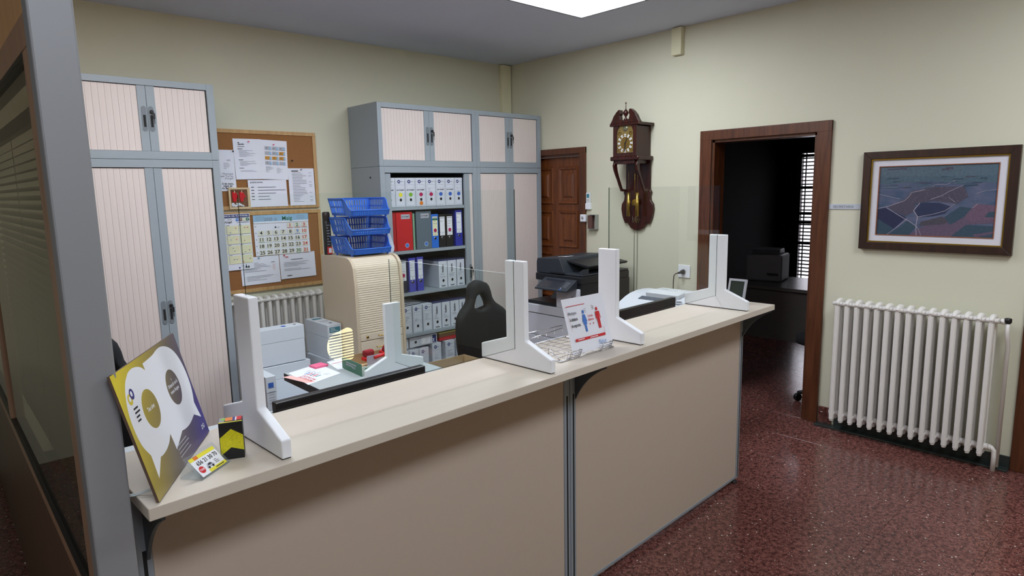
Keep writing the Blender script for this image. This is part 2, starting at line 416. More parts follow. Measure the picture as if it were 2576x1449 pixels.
# ceiling light panels --------------------------------------------------
def led(x0, x1, y0, y1, label, st=LED):  # flush panel: trim plus glowing diffuser
    t = thing('ceiling_light', label, 'ceiling light', ((x0+x1)/2, (y0+y1)/2, H), 0, 'flush ceiling light panels')
    hx, hy = (x1-x0)/2, (y1-y0)/2
    bm = B(); f = .018
    for q in ((-hx, hx, -hy, -hy+f), (-hx, hx, hy-f, hy), (-hx, -hx+f, -hy+f, hy-f), (hx-f, hx, -hy+f, hy-f)): box(bm, q[0], q[1], q[2], q[3], -.008, 0)
    part('frame', bm, M('light_trim', (130, 132, 138), .5), t)
    bm = B(); box(bm, -hx+f, hx-f, -hy+f, hy-f, -.005, -.001); part('diffuser', bm, emis('led_diffuser', (240, 246, 255), st), t)
led(-2.036, -.836, -2.29, -1.696, 'bright white ceiling light panel at the top of the picture')
led(-4.1, -2.9, -2.29, -1.696, 'ceiling light panel over the desks left of the visible panel')
led(-2.036, -.836, -5.3, -4.7, 'ceiling light panel over the open floor before the counter')
led(-5.0, -3.8, -5.5, -4.9, 'ceiling light panel right above the viewer', LED)
led(-6.4, -5.8, -3.3, -2.7, 'small added fill light panel over the lobby left of the partition', LED*.5)  # unseen extra panel, added to brighten the partition from the lobby side
# ================================================================ GLAZED PARTITION, LEFT FOREGROUND
pt = thing('glazed_partition', 'grey metal post and wood-framed glazed partition at the left edge', 'partition', (-4.36, -1.8, 0))
post_m = M('post_metal', (150, 152, 156), 0.5, metal=0.25, var=0.02)
tanw = wood('tan_panel', (198, 150, 100), (214, 168, 118), 0.45)
brownw = wood('brown_frame', (150, 116, 92), (172, 138, 112), 0.45)
ox, oy = 4.36, 1.8
def PB(name, x0, x1, y0, y1, z0, z1, m, bev=.003):
    bm = B(); box(bm, x0+ox, x1+ox, y0+oy, y1+oy, z0, z1, bev=bev); return part(name, bm, m, pt)
PB('post', -4.372, -4.299, -3.475, -3.42, 0, H, post_m, .004)
PB('upper_panel', -4.368, -4.328, -3.42, -.02, 2.03, H, tanw)
PB('lower_panel', -4.368, -4.328, -3.42, -.02, 0, .76, wood('dark_panel', (84, 62, 48), (104, 78, 60), .45))
PB('top_rail', -4.371, -4.325, -3.42, -.02, 1.968, 2.03, brownw)
PB('bottom_rail', -4.371, -4.325, -3.42, -.02, .76, .80, brownw)
PB('jamb', -4.371, -4.325, -3.42, -3.345, .80, 1.968, brownw)
PB('gasket', -4.3715, -4.326, -3.345, -.02, .80, .808, black_m, 0)
PB('gasket', -4.3715, -4.326, -3.345, -.02, 1.958, 1.968, black_m, 0)
PB('mullion', -4.371, -4.325, -1.75, -1.70, .808, 1.958, brownw)
bm = B(); box(bm, -4.362+ox, -4.357+ox, -3.345+oy, -.02+oy, .808, 1.958); part('glass_pane', bm, glass_m, pt)
vb = thing('venetian_blind', 'brown venetian blind hanging behind the partition glass', 'blind', (-4.3125, -2.52, .90))
bm = B(); box(bm, -.012, .010, -.81, .86, .97, 1.01, bev=.003); part('head_rail', bm, M('blind_rail', (110, 100, 84), .5), vb)
bl = M('blind_slat', (122, 112, 94), 0.45, var=0.03)
bm = B(); prism(bm, [(-.012, -.0075), (-.006, -.002), (.002, .003), (.012, .0065), (.012, .0072), (.002, .0038), (-.006, -.0012), (-.0125, -.0068)], 'y', -.80, .85)
sm = mesh('slat', bm, bl)
for k in range(38): link('slat', sm, vb, (0, 0, .012+k*.025))
for q in (-.6, 0, .6):
    bm = B(); tube(bm, [(-.014, q, .0), (-.014, q, .97)], .0012, 6); part('cord', bm, bl, vb)

# ================================================================ CABINETS
handle_m = M('handle_grey', (120, 128, 134), 0.4, var=0.01)
def grip(parent, x, y, zc, lock):
    bm = B()
    pts = arc(0, .062, .0135, 0, 180, 8)+arc(0, -.062, .0135, 180, 360, 8)
    prism(bm, [(x+p[0], zc+p[1]) for p in pts], 'y', y-.004, y)
    o_ = part('handle', bm, handle_m, parent)
    bm = B(); box(bm, x-.007, x+.007, y-.0048, y-.0040, zc-.05, zc+.022); part('finger_slot', bm, dark_m, o_)
    if lock:
        bm = B(); lathe(bm, [(.011, 0), (.011, -.012), (.008, -.014)], 14, 0, (x+.002, y-.004, zc+.042), 'y'); part('lock', bm, black_m, o_)
        bm = B(); box(bm, x+.004, x+.016, y-.024, y-.021, zc+.0, zc+.034, bev=.003); box(bm, x+.009, x+.012, y-.0235, y-.0215, zc-.03, zc+.002); part('key', bm, black_m, o_)
slat_cache = {}
def slats(parent, xa, xb, n, z0, z1, y):
    p = (xb-xa)/n; k = (round(p, 4), round(z1-z0, 3))
    if k not in slat_cache:
        bm = B(); prism(bm, [(0.0002, .003), (.0002, .0013), (.0010, .0), (p/2, -.0005), (p-.0010, 0), (p-.0002, .0013), (p-.0002, .003)], 'z', 0, z1-z0)
        slat_cache[k] = mesh('slat', bm, slat_m)
    for i in range(n): link('slat', slat_cache[k], parent, (xa+i*p, y, z0))
def cabinet(name, label, x0, x1, z0, z1, dep, fw=.045, ft=.04, fb=.05, split=None, n=10, hz=None, openw=None):
    t = thing(name, label, 'cabinet', ((x0+x1)/2, -dep/2, z0)); cx = (x0+x1)/2
    X0, X1, Y0, Y1, Z = x0-cx, x1-cx, -dep/2, dep/2-.004, z1-z0
    bm = B(); g = .001
    box(bm, X0, X0+.02, Y0+.02, Y1, g, Z-g); box(bm, X1-.02, X1, Y0+.02, Y1, g, Z-g)
    box(bm, X0+.02, X1-.02, Y0+.02, Y1, g, .02); box(bm, X0+.02, X1-.02, Y0+.02, Y1, Z-.02, Z-g); box(bm, X0+.02, X1-.02, Y1-.01, Y1, .02, Z-.02)
    part('body', bm, steel, t)
    bm = B()
    box(bm, X0, X0+fw, Y0, Y0+.02, g, Z-g, bev=.002); box(bm, X1-fw, X1, Y0, Y0+.02, g, Z-g, bev=.002)
    box(bm, X0+fw, X1-fw, Y0+.0005, Y0+.02, Z-ft, Z-g, bev=.0015); box(bm, X0+fw, X1-fw, Y0+.0005, Y0+.02, g, fb, bev=.0015)
    part('front_frame', bm, steel, t)
    if openw is None:
        s = 0.0; sw = .049
        bm = B(); box(bm, s-sw, s-.0008, Y0+.006, Y0+.018, fb+.001, Z-ft-.001, bev=.0015); l = part('door_stile', bm, steel, t)
        bm = B(); box(bm, s+.0008, s+sw, Y0+.006, Y0+.018, fb+.001, Z-ft-.001, bev=.0015); r = part('door_stile', bm, steel, t)
        slats(t, X0+fw+.004, s-sw, n, fb+.002, Z-ft-.004, Y0+.012); slats(t, s+sw, X1-fw-.006, n, fb+.002, Z-ft-.004, Y0+.012)
        bm = B(); box(bm, X0+fw, X1-fw, Y0+.019, Y0+.0195, fb, Z-ft); part('shadow_gap', bm, dark_m, t)
        grip(t, s-.02, Y0+.006, hz-z0, False); grip(t, s+.02, Y0+.006, hz-z0, True)
    return t
cabinet('tambour_cabinet', 'tall grey cabinet with beige roller doors behind the yellow and blue poster', -3.835, -3.035, 0.0, 1.9113, .45, ft=.05, fb=.1, n=9, hz=.945)
cabinet('tambour_cabinet', 'low grey roller-door cabinet stacked on top of the tall left cabinet', -3.835, -3.035, 1.9113, 2.3955, .45, n=9, hz=2.157)
cabinet('tambour_cabinet', 'grey roller-door cabinet on top of the open shelf unit', -1.824, -.833, 1.8847, 2.381, .458, n=14, hz=2.135, fw=.038)
cabinet('tambour_cabinet', 'small grey roller-door cabinet in the corner, topmost next to the door', -.832, -.019, 1.8847, 2.381, .458, n=12, hz=2.135, fw=.042)
cabinet('tambour_cabinet', 'tall narrow grey roller-door cabinet standing between open shelves and brown door', -.832, -.019, 0.0, 1.8847, .458, ft=.05, fb=.1, n=12, hz=.95, fw=.042)
sh = cabinet('shelf_cabinet', 'tall grey cabinet with open roller doors full of binders and archive boxes', -1.824, -.833, 0.0, 1.8847, .458, ft=.05, fb=.1, openw=1, fw=.045)
SX = (-1.824-.833)/2
bm = B(); box(bm, -1.777-SX, -1.722-SX, -.229+.012, -.229+.03, .1, 1.83); part('door_stile', bm, steel, sh)
bm = B(); box(bm, -.968-SX, -.912-SX, -.229+.012, -.229+.03, .1, 1.83); o = part('door_stile', bm, steel, sh)
grip(sh, -.925-SX, -.229+.012, .95, True)
slats(sh, -.911-SX, -.879-SX, 1, .102, 1.83, -.229+.016)
bm = B(); box(bm, -1.804-SX, -.853-SX, .21, .218, .02, 1.86); part('back_panel', bm, M('shelf_back', (96, 104, 110), .6), sh)
SHZ = (1.558, 1.197, .841, .485, .125)
for z in SHZ:
    bm = B(); box(bm, -1.80-SX, -.857-SX, -.205, .21, z-.026, z-.001, bev=.001); part('shelf', bm, steel, sh)
bm = B(); lathe(bm, [(.008, 0), (.008, -.003)], 12, 0, (-.496, -.08, 1.80), 'x'); part('lock_plug', bm, black_m, sh)

# ---------------------------------------------------------------- archive boxes and binders
def abox(x0, x1, zb, h, label, style='office', y=-.415, dep=.34, dot=None, dot2=None, cat_text=None, rz=0.0, grp='archive boxes in the open cabinet', small=False):
    wd = x1-x0
    t = thing('archive_box', label, 'archive box', ((x0+x1)/2, y+dep/2, zb), rz, grp)
    g = .002; X0, X1, Y0 = -wd/2+g, wd/2-g, -dep/2
    bm = B(); lh = .03 if style != 'stadium' else .010; box(bm, X0, X1, Y0, dep/2, 0.0008, h-lh, bev=.0015); part('body', bm, boxw, t)
    bm = B(); box(bm, X0-.0008, X1+.0008, Y0-.0008, dep/2, h-lh+.0005, h, bev=.0015); part('lid', bm, boxw if style != 'stadium' else M('lid_blue', (60, 66, 104), .6), t)
    d = Dec((X0, Y0-.0012, 0), (1, 0, 0), (0, 0, 1)); W = X1-X0
    if style == 'office':
        d.frame(.006, .008, W-.006, h-.006, .0012, 'lgrey')
        d.ell(W*.36, h-.032, W*.15, .0145, 'navy'); d.text('ab', W*.36, h-.036, .012, 'white', 'C', True); d.text('Office', W*.53, h-.035, .008, 'grey', 'L', sx=.85)
        d.rect(.014, h-.058, W-.014, h-.0565, 'grey'); d.frame(.014, h-.085, W-.014, h-.057, .0012, 'lgrey')
        if cat_text: d.text(cat_text, W/2, h-.105, .0105, 'black', 'C', True, sx=min(1, .075/(.0105*len(cat_text)*.8)))
        else: d.lines(.02, W-.02, h-.09, h-.14, .012, 'grey', .0022)
        d.rect(.01, h-.13, W-.01, h-.129, 'lgrey'); d.frame(.014, .012, W-.014, h*.42, .001, 'lgrey')
        hole = h*.245
    elif style == 'stadium':
        d.text('Stadium', W*.55, h*.55, .02, 'black', 'L', True, rot=PI/2, sx=.8); d.lines(.012, W-.012, h*.5, h*.38, .012, 'grey', .0024); d.rect(.006, h*.35, W-.006, h*.353, 'lgrey')
        d.text('Stadium', W/2, .012, .013, 'black', 'C', True, sx=.75); hole = h*.26
    else: hole = h*.3
    if dot: d.ell(W/2, h*.42, .018, .0165, dot)
    if dot2: d.ell(W/2, h*.115, .018, .0165, dot2)
    d.ell(W/2, hole, .0115, .0125, 'black')
    d.build(t)
    return t
Z1 = 1.558; E1 = (-1.715, -1.662, -1.567, -1.465, -1.360, -1.257, -1.156, -1.056, -.968)
S1 = (('leftmost white archive box on the top shelf, half hidden by the cabinet stile', None, None, 'EN TRAMIT'), ('white archive box with a yellow dot on the top shelf', 'yellow', None, 'EN TRAMIT'), ('white archive box with a green dot on the top shelf', 'green', None, 'EN TRAMIT'),
      ('white archive box with a crimson and an orange dot on the top shelf', 'magenta', 'orange', 'EN TRAMIT'), ('white archive box with a single crimson dot on the top shelf', 'magenta', None, None),
      ('white archive box with a blue dot on the top shelf, third from its right end', 'blue', None, 'EN TRAMIT'), ('white archive box with a blue dot on the top shelf, second from its right end', 'blue', None, 'EN TRAMIT'), ('white archive box with a blue dot at the right end of the top shelf', 'blue', None, None))
for k, (lb, d_, d2_, tx) in enumerate(S1):
    x0 = E1[k] if k else -1.762
    abox(x0, E1[k+1], Z1, .238, lb, dot=d_, dot2=d2_, cat_text=tx)
# shelf two
Z2 = 1.197
def fbox(x0, x1, rgb, label, h=.322, txt=None, dot=False, name='file_box', y=-.41, dep=.30):
    t = thing(name, label, 'file box', ((x0+x1)/2, y+dep/2, Z2), 0, 'coloured file boxes on the second shelf'); W = x1-x0-.003
    bm = B(); box(bm, -W/2, W/2, -dep/2, dep/2, .0008, h, bev=.002); part('body', bm, M('file_'+str(rgb), rgb, .5), t)
    d = Dec((-W/2, -dep/2-.0004, 0), (1, 0, 0), (0, 0, 1))
    if txt: d.rect(W*.3, h-.06, W*.85, h-.022, 'lgrey'); d.text(txt, W*.575, h-.047, .012, 'black', 'C', True, sx=.85)
    if dot: d.ell(W*.62, .042, .019, .019, 'white'); d.ell(W*.62, .042, .0165, .0165, 'dayblue')
    if txt or dot: d.build(t)
    return t
fbox(-1.755, -1.667, (176, 28, 34), 'narrow red file box at the left end of the second shelf')
fbox(-1.666, -1.506, (196, 32, 38), 'wide red file box with a blue dot on the second shelf', txt='EN TRAMIT', dot=True)
fbox(-1.503, -1.483, (130, 170, 140), 'thin pale green folder between the red and grey file boxes', h=.305, name='folder')
fbox(-1.470, -1.313, (96, 110, 120), 'wide grey file box with a blue dot on the second shelf', txt='EN TRAMIT', dot=True)
def binder(x0, x1, zb, rgb, label, h=.29, spine='white', dot=None, hd=None, y=-.405, dep=.285, tilt=0.0, rz=0.0):
    t = thing('lever_arch_binder', label, 'binder', ((x0+x1)/2, y+dep/2, zb), rz, 'lever arch binders in the open cabinet'); W = x1-x0-.003
    cm = M('binder_'+str(rgb), rgb, .45)
    bm = B(); box(bm, -W/2, -W/2+.0025, -dep/2, dep/2, .0008, h); box(bm, W/2-.0025, W/2, -dep/2, dep/2, .0008, h); box(bm, -W/2, W/2, -dep/2-.0005, -dep/2+.0025, .0008, h, bev=.001); part('cover', bm, cm, t)
    bm = B(); box(bm, -W/2+.004, W/2-.006, -dep/2+.02, dep/2-.01, .006, h-.012); part('pages', bm, paper_m, t)
    d = Dec((-W/2, -dep/2-.001, 0), (1, 0, 0), (0, 0, 1))
    d.rect(W*.15, h*.36, W*.88, h*.93, spine)
    if hd: d.rect(W*.15, h*.82, W*.88, h*.875, hd)
    d.rect(W*.15, h*.455, W*.88, h*.462, 'teal'); d.text('A', W*.52, h*.385, .012, 'grey', 'C', True)
    d.lines(W*.22, W*.8, h*.8, h*.6, .022, 'grey', .003); d.rect(W*.2, h*.88, W*.83, h*.91, 'lgrey')
    if dot: d.ell(W*.52, h*.52, .0165, .0165, dot)
    d.build(t)
    bm = B(); lathe(bm, [(.0125, 0), (.0125, -.002), (.009, -.003)], 16, 0, (0, -dep/2-.001, h*.29), 'y'); g_ = part('finger_ring', bm, chrome, t)
    bm = B(); lathe(bm, [(.0085, -.0031), (.0085, -.0036)], 14, 0, (0, -dep/2-.001, h*.29), 'y'); part('finger_hole', bm, black_m, g_)
    return t
binder(-1.312, -1.236, Z2, (40, 110, 210), 'bright blue binder with a cream spine label and crimson dot on the second shelf', spine='cream', dot='magenta', hd='dgreen')
binder(-1.234, -1.159, Z2, (24, 24, 26), 'black binder with a plain white spine label on the second shelf', h=.285)
binder(-1.157, -1.076, Z2, (24, 24, 26), 'black binder with a crimson dot on its white spine label', h=.285, dot='magenta')
binder(-1.052, -.972, Z2, (44, 52, 160), 'dark blue binder at the right end of the second shelf', h=.318)
Z3 = .841
binder(-1.655, -1.577, Z3, (34, 36, 60), 'dark binder with a crimson dot at the left end of the third shelf', h=.285, dot='magenta')
binder(-1.562, -1.490, Z3, (72, 74, 176), 'violet blue binder on the third shelf, left of its twin', h=.288)
binder(-1.478, -1.410, Z3, (72, 74, 176), 'violet blue binder on the third shelf, next to the archive boxes', h=.29)
abox(-1.258, -1.164, Z3, .245, 'white archive box on the third shelf with its long side showing', 'stadium')
abox(-1.160, -1.064, Z3, .245, 'white archive box in the middle of the three on the third shelf', 'stadium')
abox(-1.058, -.970, Z3, .245, 'white archive box at the right end of the third shelf', 'stadium')
Z4 = .485
R4 = ((-1.655, -1.553, 'office'), (-1.547, -1.448, 'office'), (-1.442, -1.344, 'office'), (-1.338, -1.245, 'stadium'), (-1.239, -1.149, 'stadium'), (-1.143, -1.046, 'stadium'), (-1.042, -.972, 'stadium'))
N4 = ('first', 'second', 'third', 'fourth', 'fifth', 'sixth', 'seventh')
for k, (x0, x1, s) in enumerate(R4): abox(x0, x1, Z4, .238, 'white archive box, %s from the left on the fourth shelf' % N4[k], s)
bm = B()
for k in range(5):
    v = [(-1.62+random.uniform(-.01, .03), -.40+random.uniform(-.02, .05)), (-1.45, -.39), (-1.44, -.19), (-1.63, -.18)]
    z = Z4+.242+k*.003
    vs = [bm.verts.new((p[0], p[1], z+(.012 if i == (k % 4) else 0))) for i, p in enumerate(v)]; bm.faces.new(vs)
o = part('loose_papers', bm, paper_m); tag(o, 'loose white papers lying on the archive boxes of the fourth shelf', 'papers')
Z5 = .125
R5 = ((-1.70, -1.60), (-1.595, -1.50), (-1.495, -1.395), (-1.36, -1.26), (-1.215, -1.11), (-1.09, -1.01))
for k, (x0, x1) in enumerate(R5): abox(x0, x1, Z5, .215 if k < 3 else .232, 'white archive box, %s from the left on the bottom shelf' % N4[k], 'office', rz=0)
def lying(x0, x1, y0, y1, z0, z1, label, rz=0.0, name='archive_box', lab=None, face='y', grp='archive boxes lying on their sides'):
    cx, cy = (x0+x1)/2, (y0+y1)/2
    t = thing(name, label, 'archive box', (cx, cy, z0), rz, grp)
    bm = B(); box(bm, x0-cx, x1-cx, y0-cy, y1-cy, .0008, z1-z0, bev=.002); part('body', bm, boxw, t)
    return t
zl = Z5+.236
t = lying(-1.585, -1.30, -.41, -.08, zl, zl+.085, 'white archive box lying flat with a blue label, on the bottom shelf row')
d = Dec((-.1425, -.166, 0), (1, 0, 0), (0, 0, 1)); d.rect(.235, .008, .275, .077, 'navy'); d.text('Uni', .255, .025, .022, 'white', 'C', True, rot=PI/2); d.ell(.06, .042, .012, .012, 'black'); d.frame(.10, .008, .22, .077, .0015, 'lgrey'); d.rect(.12, .012, .21, .073, 'white'); d.lines(.16, .2, .06, .02, .01, 'grey'); d.build(t)
t = lying(-1.72, -1.60, -.41, -.08, zl, zl+.085, 'white archive box end lying flat at the left of the bottom shelf row')
d = Dec((-.06, -.166, 0), (1, 0, 0), (0, 0, 1)); d.text('Stadium', .06, .03, .018, 'grey', 'C', True); d.build(t)
for k, (rgb, z0, h, lb, nm) in enumerate((((186, 40, 48), 0, .032, 'red file folder lying on the archive boxes of the bottom shelf', 'file_folder'), ((160, 126, 92), .033, .03, 'brown cardboard folder lying on the red one', 'file_folder'), ((222, 218, 120), .064, .012, 'yellow paper folder on top of the brown folder', 'file_folder'))):
    bm = B(); box(bm, -.14, .12-.02*k, -.15, .15, 0, h, bev=.003); o = part(nm, bm, M('folder_'+str(k), rgb, .6), None, (-1.12, -.24, zl+z0)); tag(o, lb, 'folder', 'folders on the bottom shelf')
# ================================================================ BACK WALL: BOARDS, PAPERS, RADIATOR
def board(x0, x1, z0, z1, label):
    t = thing('cork_board', label, 'notice board', ((x0+x1)/2, 0, z0), 0, 'cork notice boards'); hx = (x1-x0)/2; h = z1-z0; f = .028
    bm = B(); box(bm, -hx+f*.5, hx-f*.5, -.012, -.001, f*.5, h-f*.5); part('cork', bm, cork_m, t)
    for q in ((-hx, hx, 0, f), (-hx, hx, h-f, h), (-hx, -hx+f, f, h-f), (hx-f, hx, f, h-f)):
        bm = B(); box(bm, q[0], q[1], -.020, -.001, q[2], q[3], bev=.002); part('frame', bm, pine, t)
board(-3.02, -2.134, 1.572, 2.16, 'upper cork notice board with pine frame on the back wall')
board(-3.02, -2.128, .945, 1.556, 'lower cork notice board with pine frame, holding the calendars')
PINS = []
def sheet(name, x0, x1, z0, z1, label, cat='paper', rot=0.0, y=-.0145, m=None, pin=None, pinc='red', pw=None):
    cx, cz = (x0+x1)/2, (z0+z1)/2
    t = thing(name, label, cat, (cx, y, cz), 0, 'papers pinned to the cork boards'); t.rotation_euler = (0, rot, 0)
    W, Hh = x1-x0, z1-z0
    bm = B(); n = 6; rows = []
    for j in range(n+1):
        v = j/n; yy = -.004*(1-v)**2
        rows.append([bm.verts.new((-W/2+W*i, yy, -Hh/2+Hh*v)) for i in (0, 1)])
    for j in range(n): bm.faces.new((rows[j][0], rows[j][1], rows[j+1][1], rows[j+1][0]))
    part('sheet', bm, m or paper_m, t)
    if pin:
        bm = B(); lathe(bm, [(.0045, 0), (.0045, -.003), (.0025, -.005), (.0025, -.010), (.005, -.012), (.005, -.014)], 10, 0, (pin[0], -.001, pin[1]), 'y'); part('push_pin', bm, INK[pinc], t)
    d = Dec((-W/2, -.0045, -Hh/2), (1, 0, 0), (0, 0, 1))
    return t, d, W, Hh
# left notices, partly hidden by the cabinet
t, d, W, h = sheet('notice', -2.99, -2.782, 1.712, 2.01, 'white notice peeking out beside the left cabinet, mentioning a March date', rot=0, pin=(.098, .14), pinc='black')
d.text('AO', W-.03, h*.73, .012, 'grey', 'R'); d.lines(W-.08, W-.03, h*.68, h*.55, .012, 'lgrey', .003, 0); d.build(t); d = Dec((-W/2, -.0045, -h/2), (1, 0, 0), (0, 0, 1))
d.text('Municipal', W-.02, h*.40, .014, 'grey', 'R'); d.text('Joan Torres', W-.02, h*.345, .014, 'grey', 'R'); d.text("d'Urgell", W-.02, h*.29, .014, 'grey', 'R')
d.build(t); d = Dec((-W/2, -.0045, -h/2), (1, 0, 0), (0, 0, 1)); d.text('3 de març,', W-.018, h*.16, .014, 'black', 'R', True); d.text('icipal de', W-.03, h*.105, .014, 'black', 'R', True); d.text('de Bell-lloc', W-.018, h*.05, .014, 'black', 'R', True); d.build(t)
t, d, W, h = sheet('notice', -2.782, -2.575, 1.797, 2.094, 'white printed sheet with a small logo, upper left on the upper board', rot=-.012, y=-.0165, pin=(.01, .128), pinc='pink')
d.poly([(.03, h-.03), (.042, h-.024), (.045, h-.032)], 'black'); d.text('aqualia', .034, h-.044, .012, 'black', 'L', True)
d.lines(.03, .085, h-.055, h-.062, .012, 'grey', .003, 0)
for (q0, q1) in ((h-.075, h-.13), (h-.155, h-.20), (h-.215, h-.245)): d.rect(.03, q0, .065, q0+.003, 'black'); d.lines(.038, .16, q0-.008, q1, .0075, 'lgrey', .002, .05)
d.build(t)
t, d, W, h = sheet('notice', -2.582, -2.378, 1.795, 2.09, 'white sheet with a grid of small orange and grey pictures on the upper board', rot=.03, y=-.018, pin=(-.005, .115), pinc='pink')
for i in range(3):
    for j in range(4):
        x, y = .028+i*.055, h-.072-j*.037
        d.rect(x, y, x+.046, y+.024, 'gold' if (i, j) in ((2, 1), (0, 2), (1, 2), (2, 2)) else 'lgrey'); d.rect(x+.034, y-.002, x+.048, y+.02, 'paleblue')
        if random.random() < .5: d.ell(x+.015, y+.012, .004, .003, 'black', 8)
d.lines(.03, .09, h*.33, h*.17, .008, 'lgrey', .0022, .05); d.lines(.115, .17, h*.33, h*.17, .009, 'lgrey', .0022, .2); d.build(t)
t, d, W, h = sheet('notice', -2.381, -2.168, 1.592, 1.881, 'white price list sheet at the right end of the upper board', rot=0.0, y=-.0208, pin=(0, .135), pinc='grey')
d.rect(.025, h-.024, .08, h-.018, 'black')
for k in range(20):
    y = h-.035-k*.0118
    if random.random() < .9: d.rect(.03, y, .03+random.uniform(.05, .12), y+.0022, 'grey')
    if random.random() < .5: d.rect(.165, y, .19, y+.0022, 'grey')
d.build(t)
t, d, W, h = sheet('notice', -2.698, -2.40, 1.590, 1.792, 'white landscape sheet headed JUTJATS DE PAU on the upper board', rot=-.004, y=-.0208)
d.text('JUTJATS DE PAU', .015, h-.022, .0095, 'black', 'L', True)
for k in range(5):
    y = h-.055-k*.023; d.rect(.02, y, .042, y+.004, 'black'); d.rect(.07, y, .07+random.uniform(.08, .14), y+.0035, 'grey')
    if k == 1: d.rect(.185, y, .285, y+.0035, 'grey')
d.build(t)
# framed craft card with red mittens
t = thing('mitten_card', 'small pine framed craft picture with two red mittens on a line', 'framed picture', (-2.77, -.021, 1.578), 0); W, h = .155, .158
bm = B(); box(bm, -W/2+.01, W/2-.01, -.003, 0, .008, h-.008); part('backing', bm, M('brown_card', (118, 78, 52), .8), t)
for q in ((-W/2, W/2, 0, .016), (-W/2, W/2, h-.014, h), (-W/2, -W/2+.014, .016, h-.014), (W/2-.018, W/2, .016, h-.014)):
    bm = B(); box(bm, q[0], q[1], -.010, 0, q[2], q[3], bev=.001); part('frame', bm, M('pale_pine', (214, 190, 150), .6), t)
for x in (-.035, .018):
    bm = B(); pts = [(x-.014, .060), (x-.004, .052), (x+.006, .056), (x+.016, .088), (x+.024, .082), (x+.026, .094), (x+.016, .110), (x+.010, .125), (x-.016, .128), (x-.018, .095)]
    prism(bm, pts, 'y', -.010, -.003, bev=.001); part('mitten', bm, M('felt_red', (204, 30, 40), .9), t)
    bm = B(); box(bm, x-.003, x+.002, -.012, -.003, .118, .138); part('clothes_peg', bm, M('pale_pine', (214, 190, 150), .6), t)
bm = B(); tube(bm, [(-W/2+.01, -.008, .134), (W/2-.01, -.008, .134)], .0008, 6); part('string', bm, INK['brown'], t)
bm = B()
for k in range(26):
    x = random.uniform(-.06, .03); z = random.uniform(.022, .042); r = .007
    bmesh.ops.create_icosphere(bm, subdivisions=1, radius=r, matrix=Matrix.Translation((x, -.007, z)))
o = part('white_fluff', bm, INK['white'], t); o['kind'] = 'stuff'
# year planner and month calendar
t, d, W, h = sheet('year_calendar', -3.0, -2.703, 1.125, 1.543, 'year calendar poster with a dark blue heading and yellow month grids', 'calendar', rot=-.012, y=-.0208)
d.rect(.0, h-.026, W-.006, h-.004, 'navy'); d.text("CONSELL COMARCAL DEL PLA D'URGELL", W-.01, h-.020, .0115, 'white', 'R', True, sx=.92)
d.text('2020', W-.135, h-.044, .011, 'grey', 'R'); d.text("d'Urgell", W-.135, h-.064, .013, 'black', 'R', True)
for k, c_ in enumerate(('dayblue', 'brown', 'cream', 'dgreen')): d.rect(W-.105+k*.025, h-.052, W-.085+k*.025, h-.032, c_); d.ell(W-.095+k*.025, h-.042, .004, .004, 'white', 8)
d.text('t', W-.004, h-.05, .014, 'black', 'R', True); d.rect(W-.10, h-.064, W-.01, h-.061, 'grey')
for i in range(3):
    for j in range(4):
        x, y = W-.088-i*.088, h-.148-j*.074
        d.rect(x, y, x+.082, y+.062, 'cream'); d.rect(x, y+.064, x+.02, y+.067, 'black')
        for q in range(24):
            d.rect(x+.01+(q % 7)*.01, y+.05-(q//7)*.0115, x+.013+(q % 7)*.01, y+.0525-(q//7)*.0115, 'red' if q % 7 == 6 else 'lgrey'); d.z -= .00004
        for q in range(2): a_, b_ = random.randint(0, 5), random.randint(0, 3); d.rect(x+.008+a_*.01, y+.008+b_*.011, x+.017+a_*.01, y+.013+b_*.011, random.choice(('teal', 'navy', 'red')))
d.text('Consell', W-.1, .026, .006, 'grey'); d.ell(W-.06, .018, .008, .008, 'black', 10); d.rect(W-.063, .018, W-.057, .036, 'black'); d.poly([(W-.05, .01), (W-.038, .01), (W-.036, .022), (W-.045, .028)], 'black'); d.rect(W-.115, .01, W-.105, .022, 'navy'); d.build(t)
t, d, W, h = sheet('month_calendar', -2.680, -2.240, 1.217, 1.527, 'large month calendar with black and red day numbers for May 2020', 'calendar', rot=-.004, y=-.017)
d.rect(0, h-.05, W, h, 'paleblue'); d.rect(0, h-.062, W, h-.05, 'white'); d.text('2020', .115, h-.044, .024, 'grey', 'C', True); d.text('Maig', .265, h-.045, .032, 'dgreen', 'C', True)
d.text('@', .172, h-.043, .02, 'grey', 'C')
for x0 in (.02, .345):
    for q in range(28): d.rect(x0+(q % 7)*.0095, h-.014-(q//7)*.0085, x0+.005+(q % 7)*.0095, h-.0105-(q//7)*.0085, 'grey'); d.z -= .00004
cx0, cp, ry0, rp = .052, .0580, h-.098, .0505
for day in range(1, 32):
    k = day+3; c_, r_ = k % 7, k//7; x, y = cx0+c_*cp, ry0-r_*rp
    d.rect(x-.024, y-.010, x+.024, y+.030, 'pale'); d.z -= .00004
d.z += .00008
for day in range(1, 32):
    k = day+3; c_, r_ = k % 7, k//7; x, y = cx0+c_*cp, ry0-r_*rp
    col = 'red' if c_ == 6 or day == 1 else {2: 'dgreen', 9: 'dayblue', 30: 'dgreen'}.get(day, 'black')
    d.text(str(day), x, y, .0265, col, 'C', True, sx=1.12); d.z -= .00004
    if day in (1, 2, 3, 31): d.rect(x-.022, y-.008, x+.022, y-.005, 'red')
    if day == 9: d.rect(x-.022, y-.008, x+.022, y-.005, 'dayblue')
    if day in (11, 30): d.rect(x-.022, y-.008, x+.022, y-.0055, 'dgreen')
d.ell(.168, h-.096, .006, .006, 'black', 12); d.ell(.189, h-.096, .006, .006, 'black', 12); d.ell(.187, h-.095, .005, .006, 'white', 12)
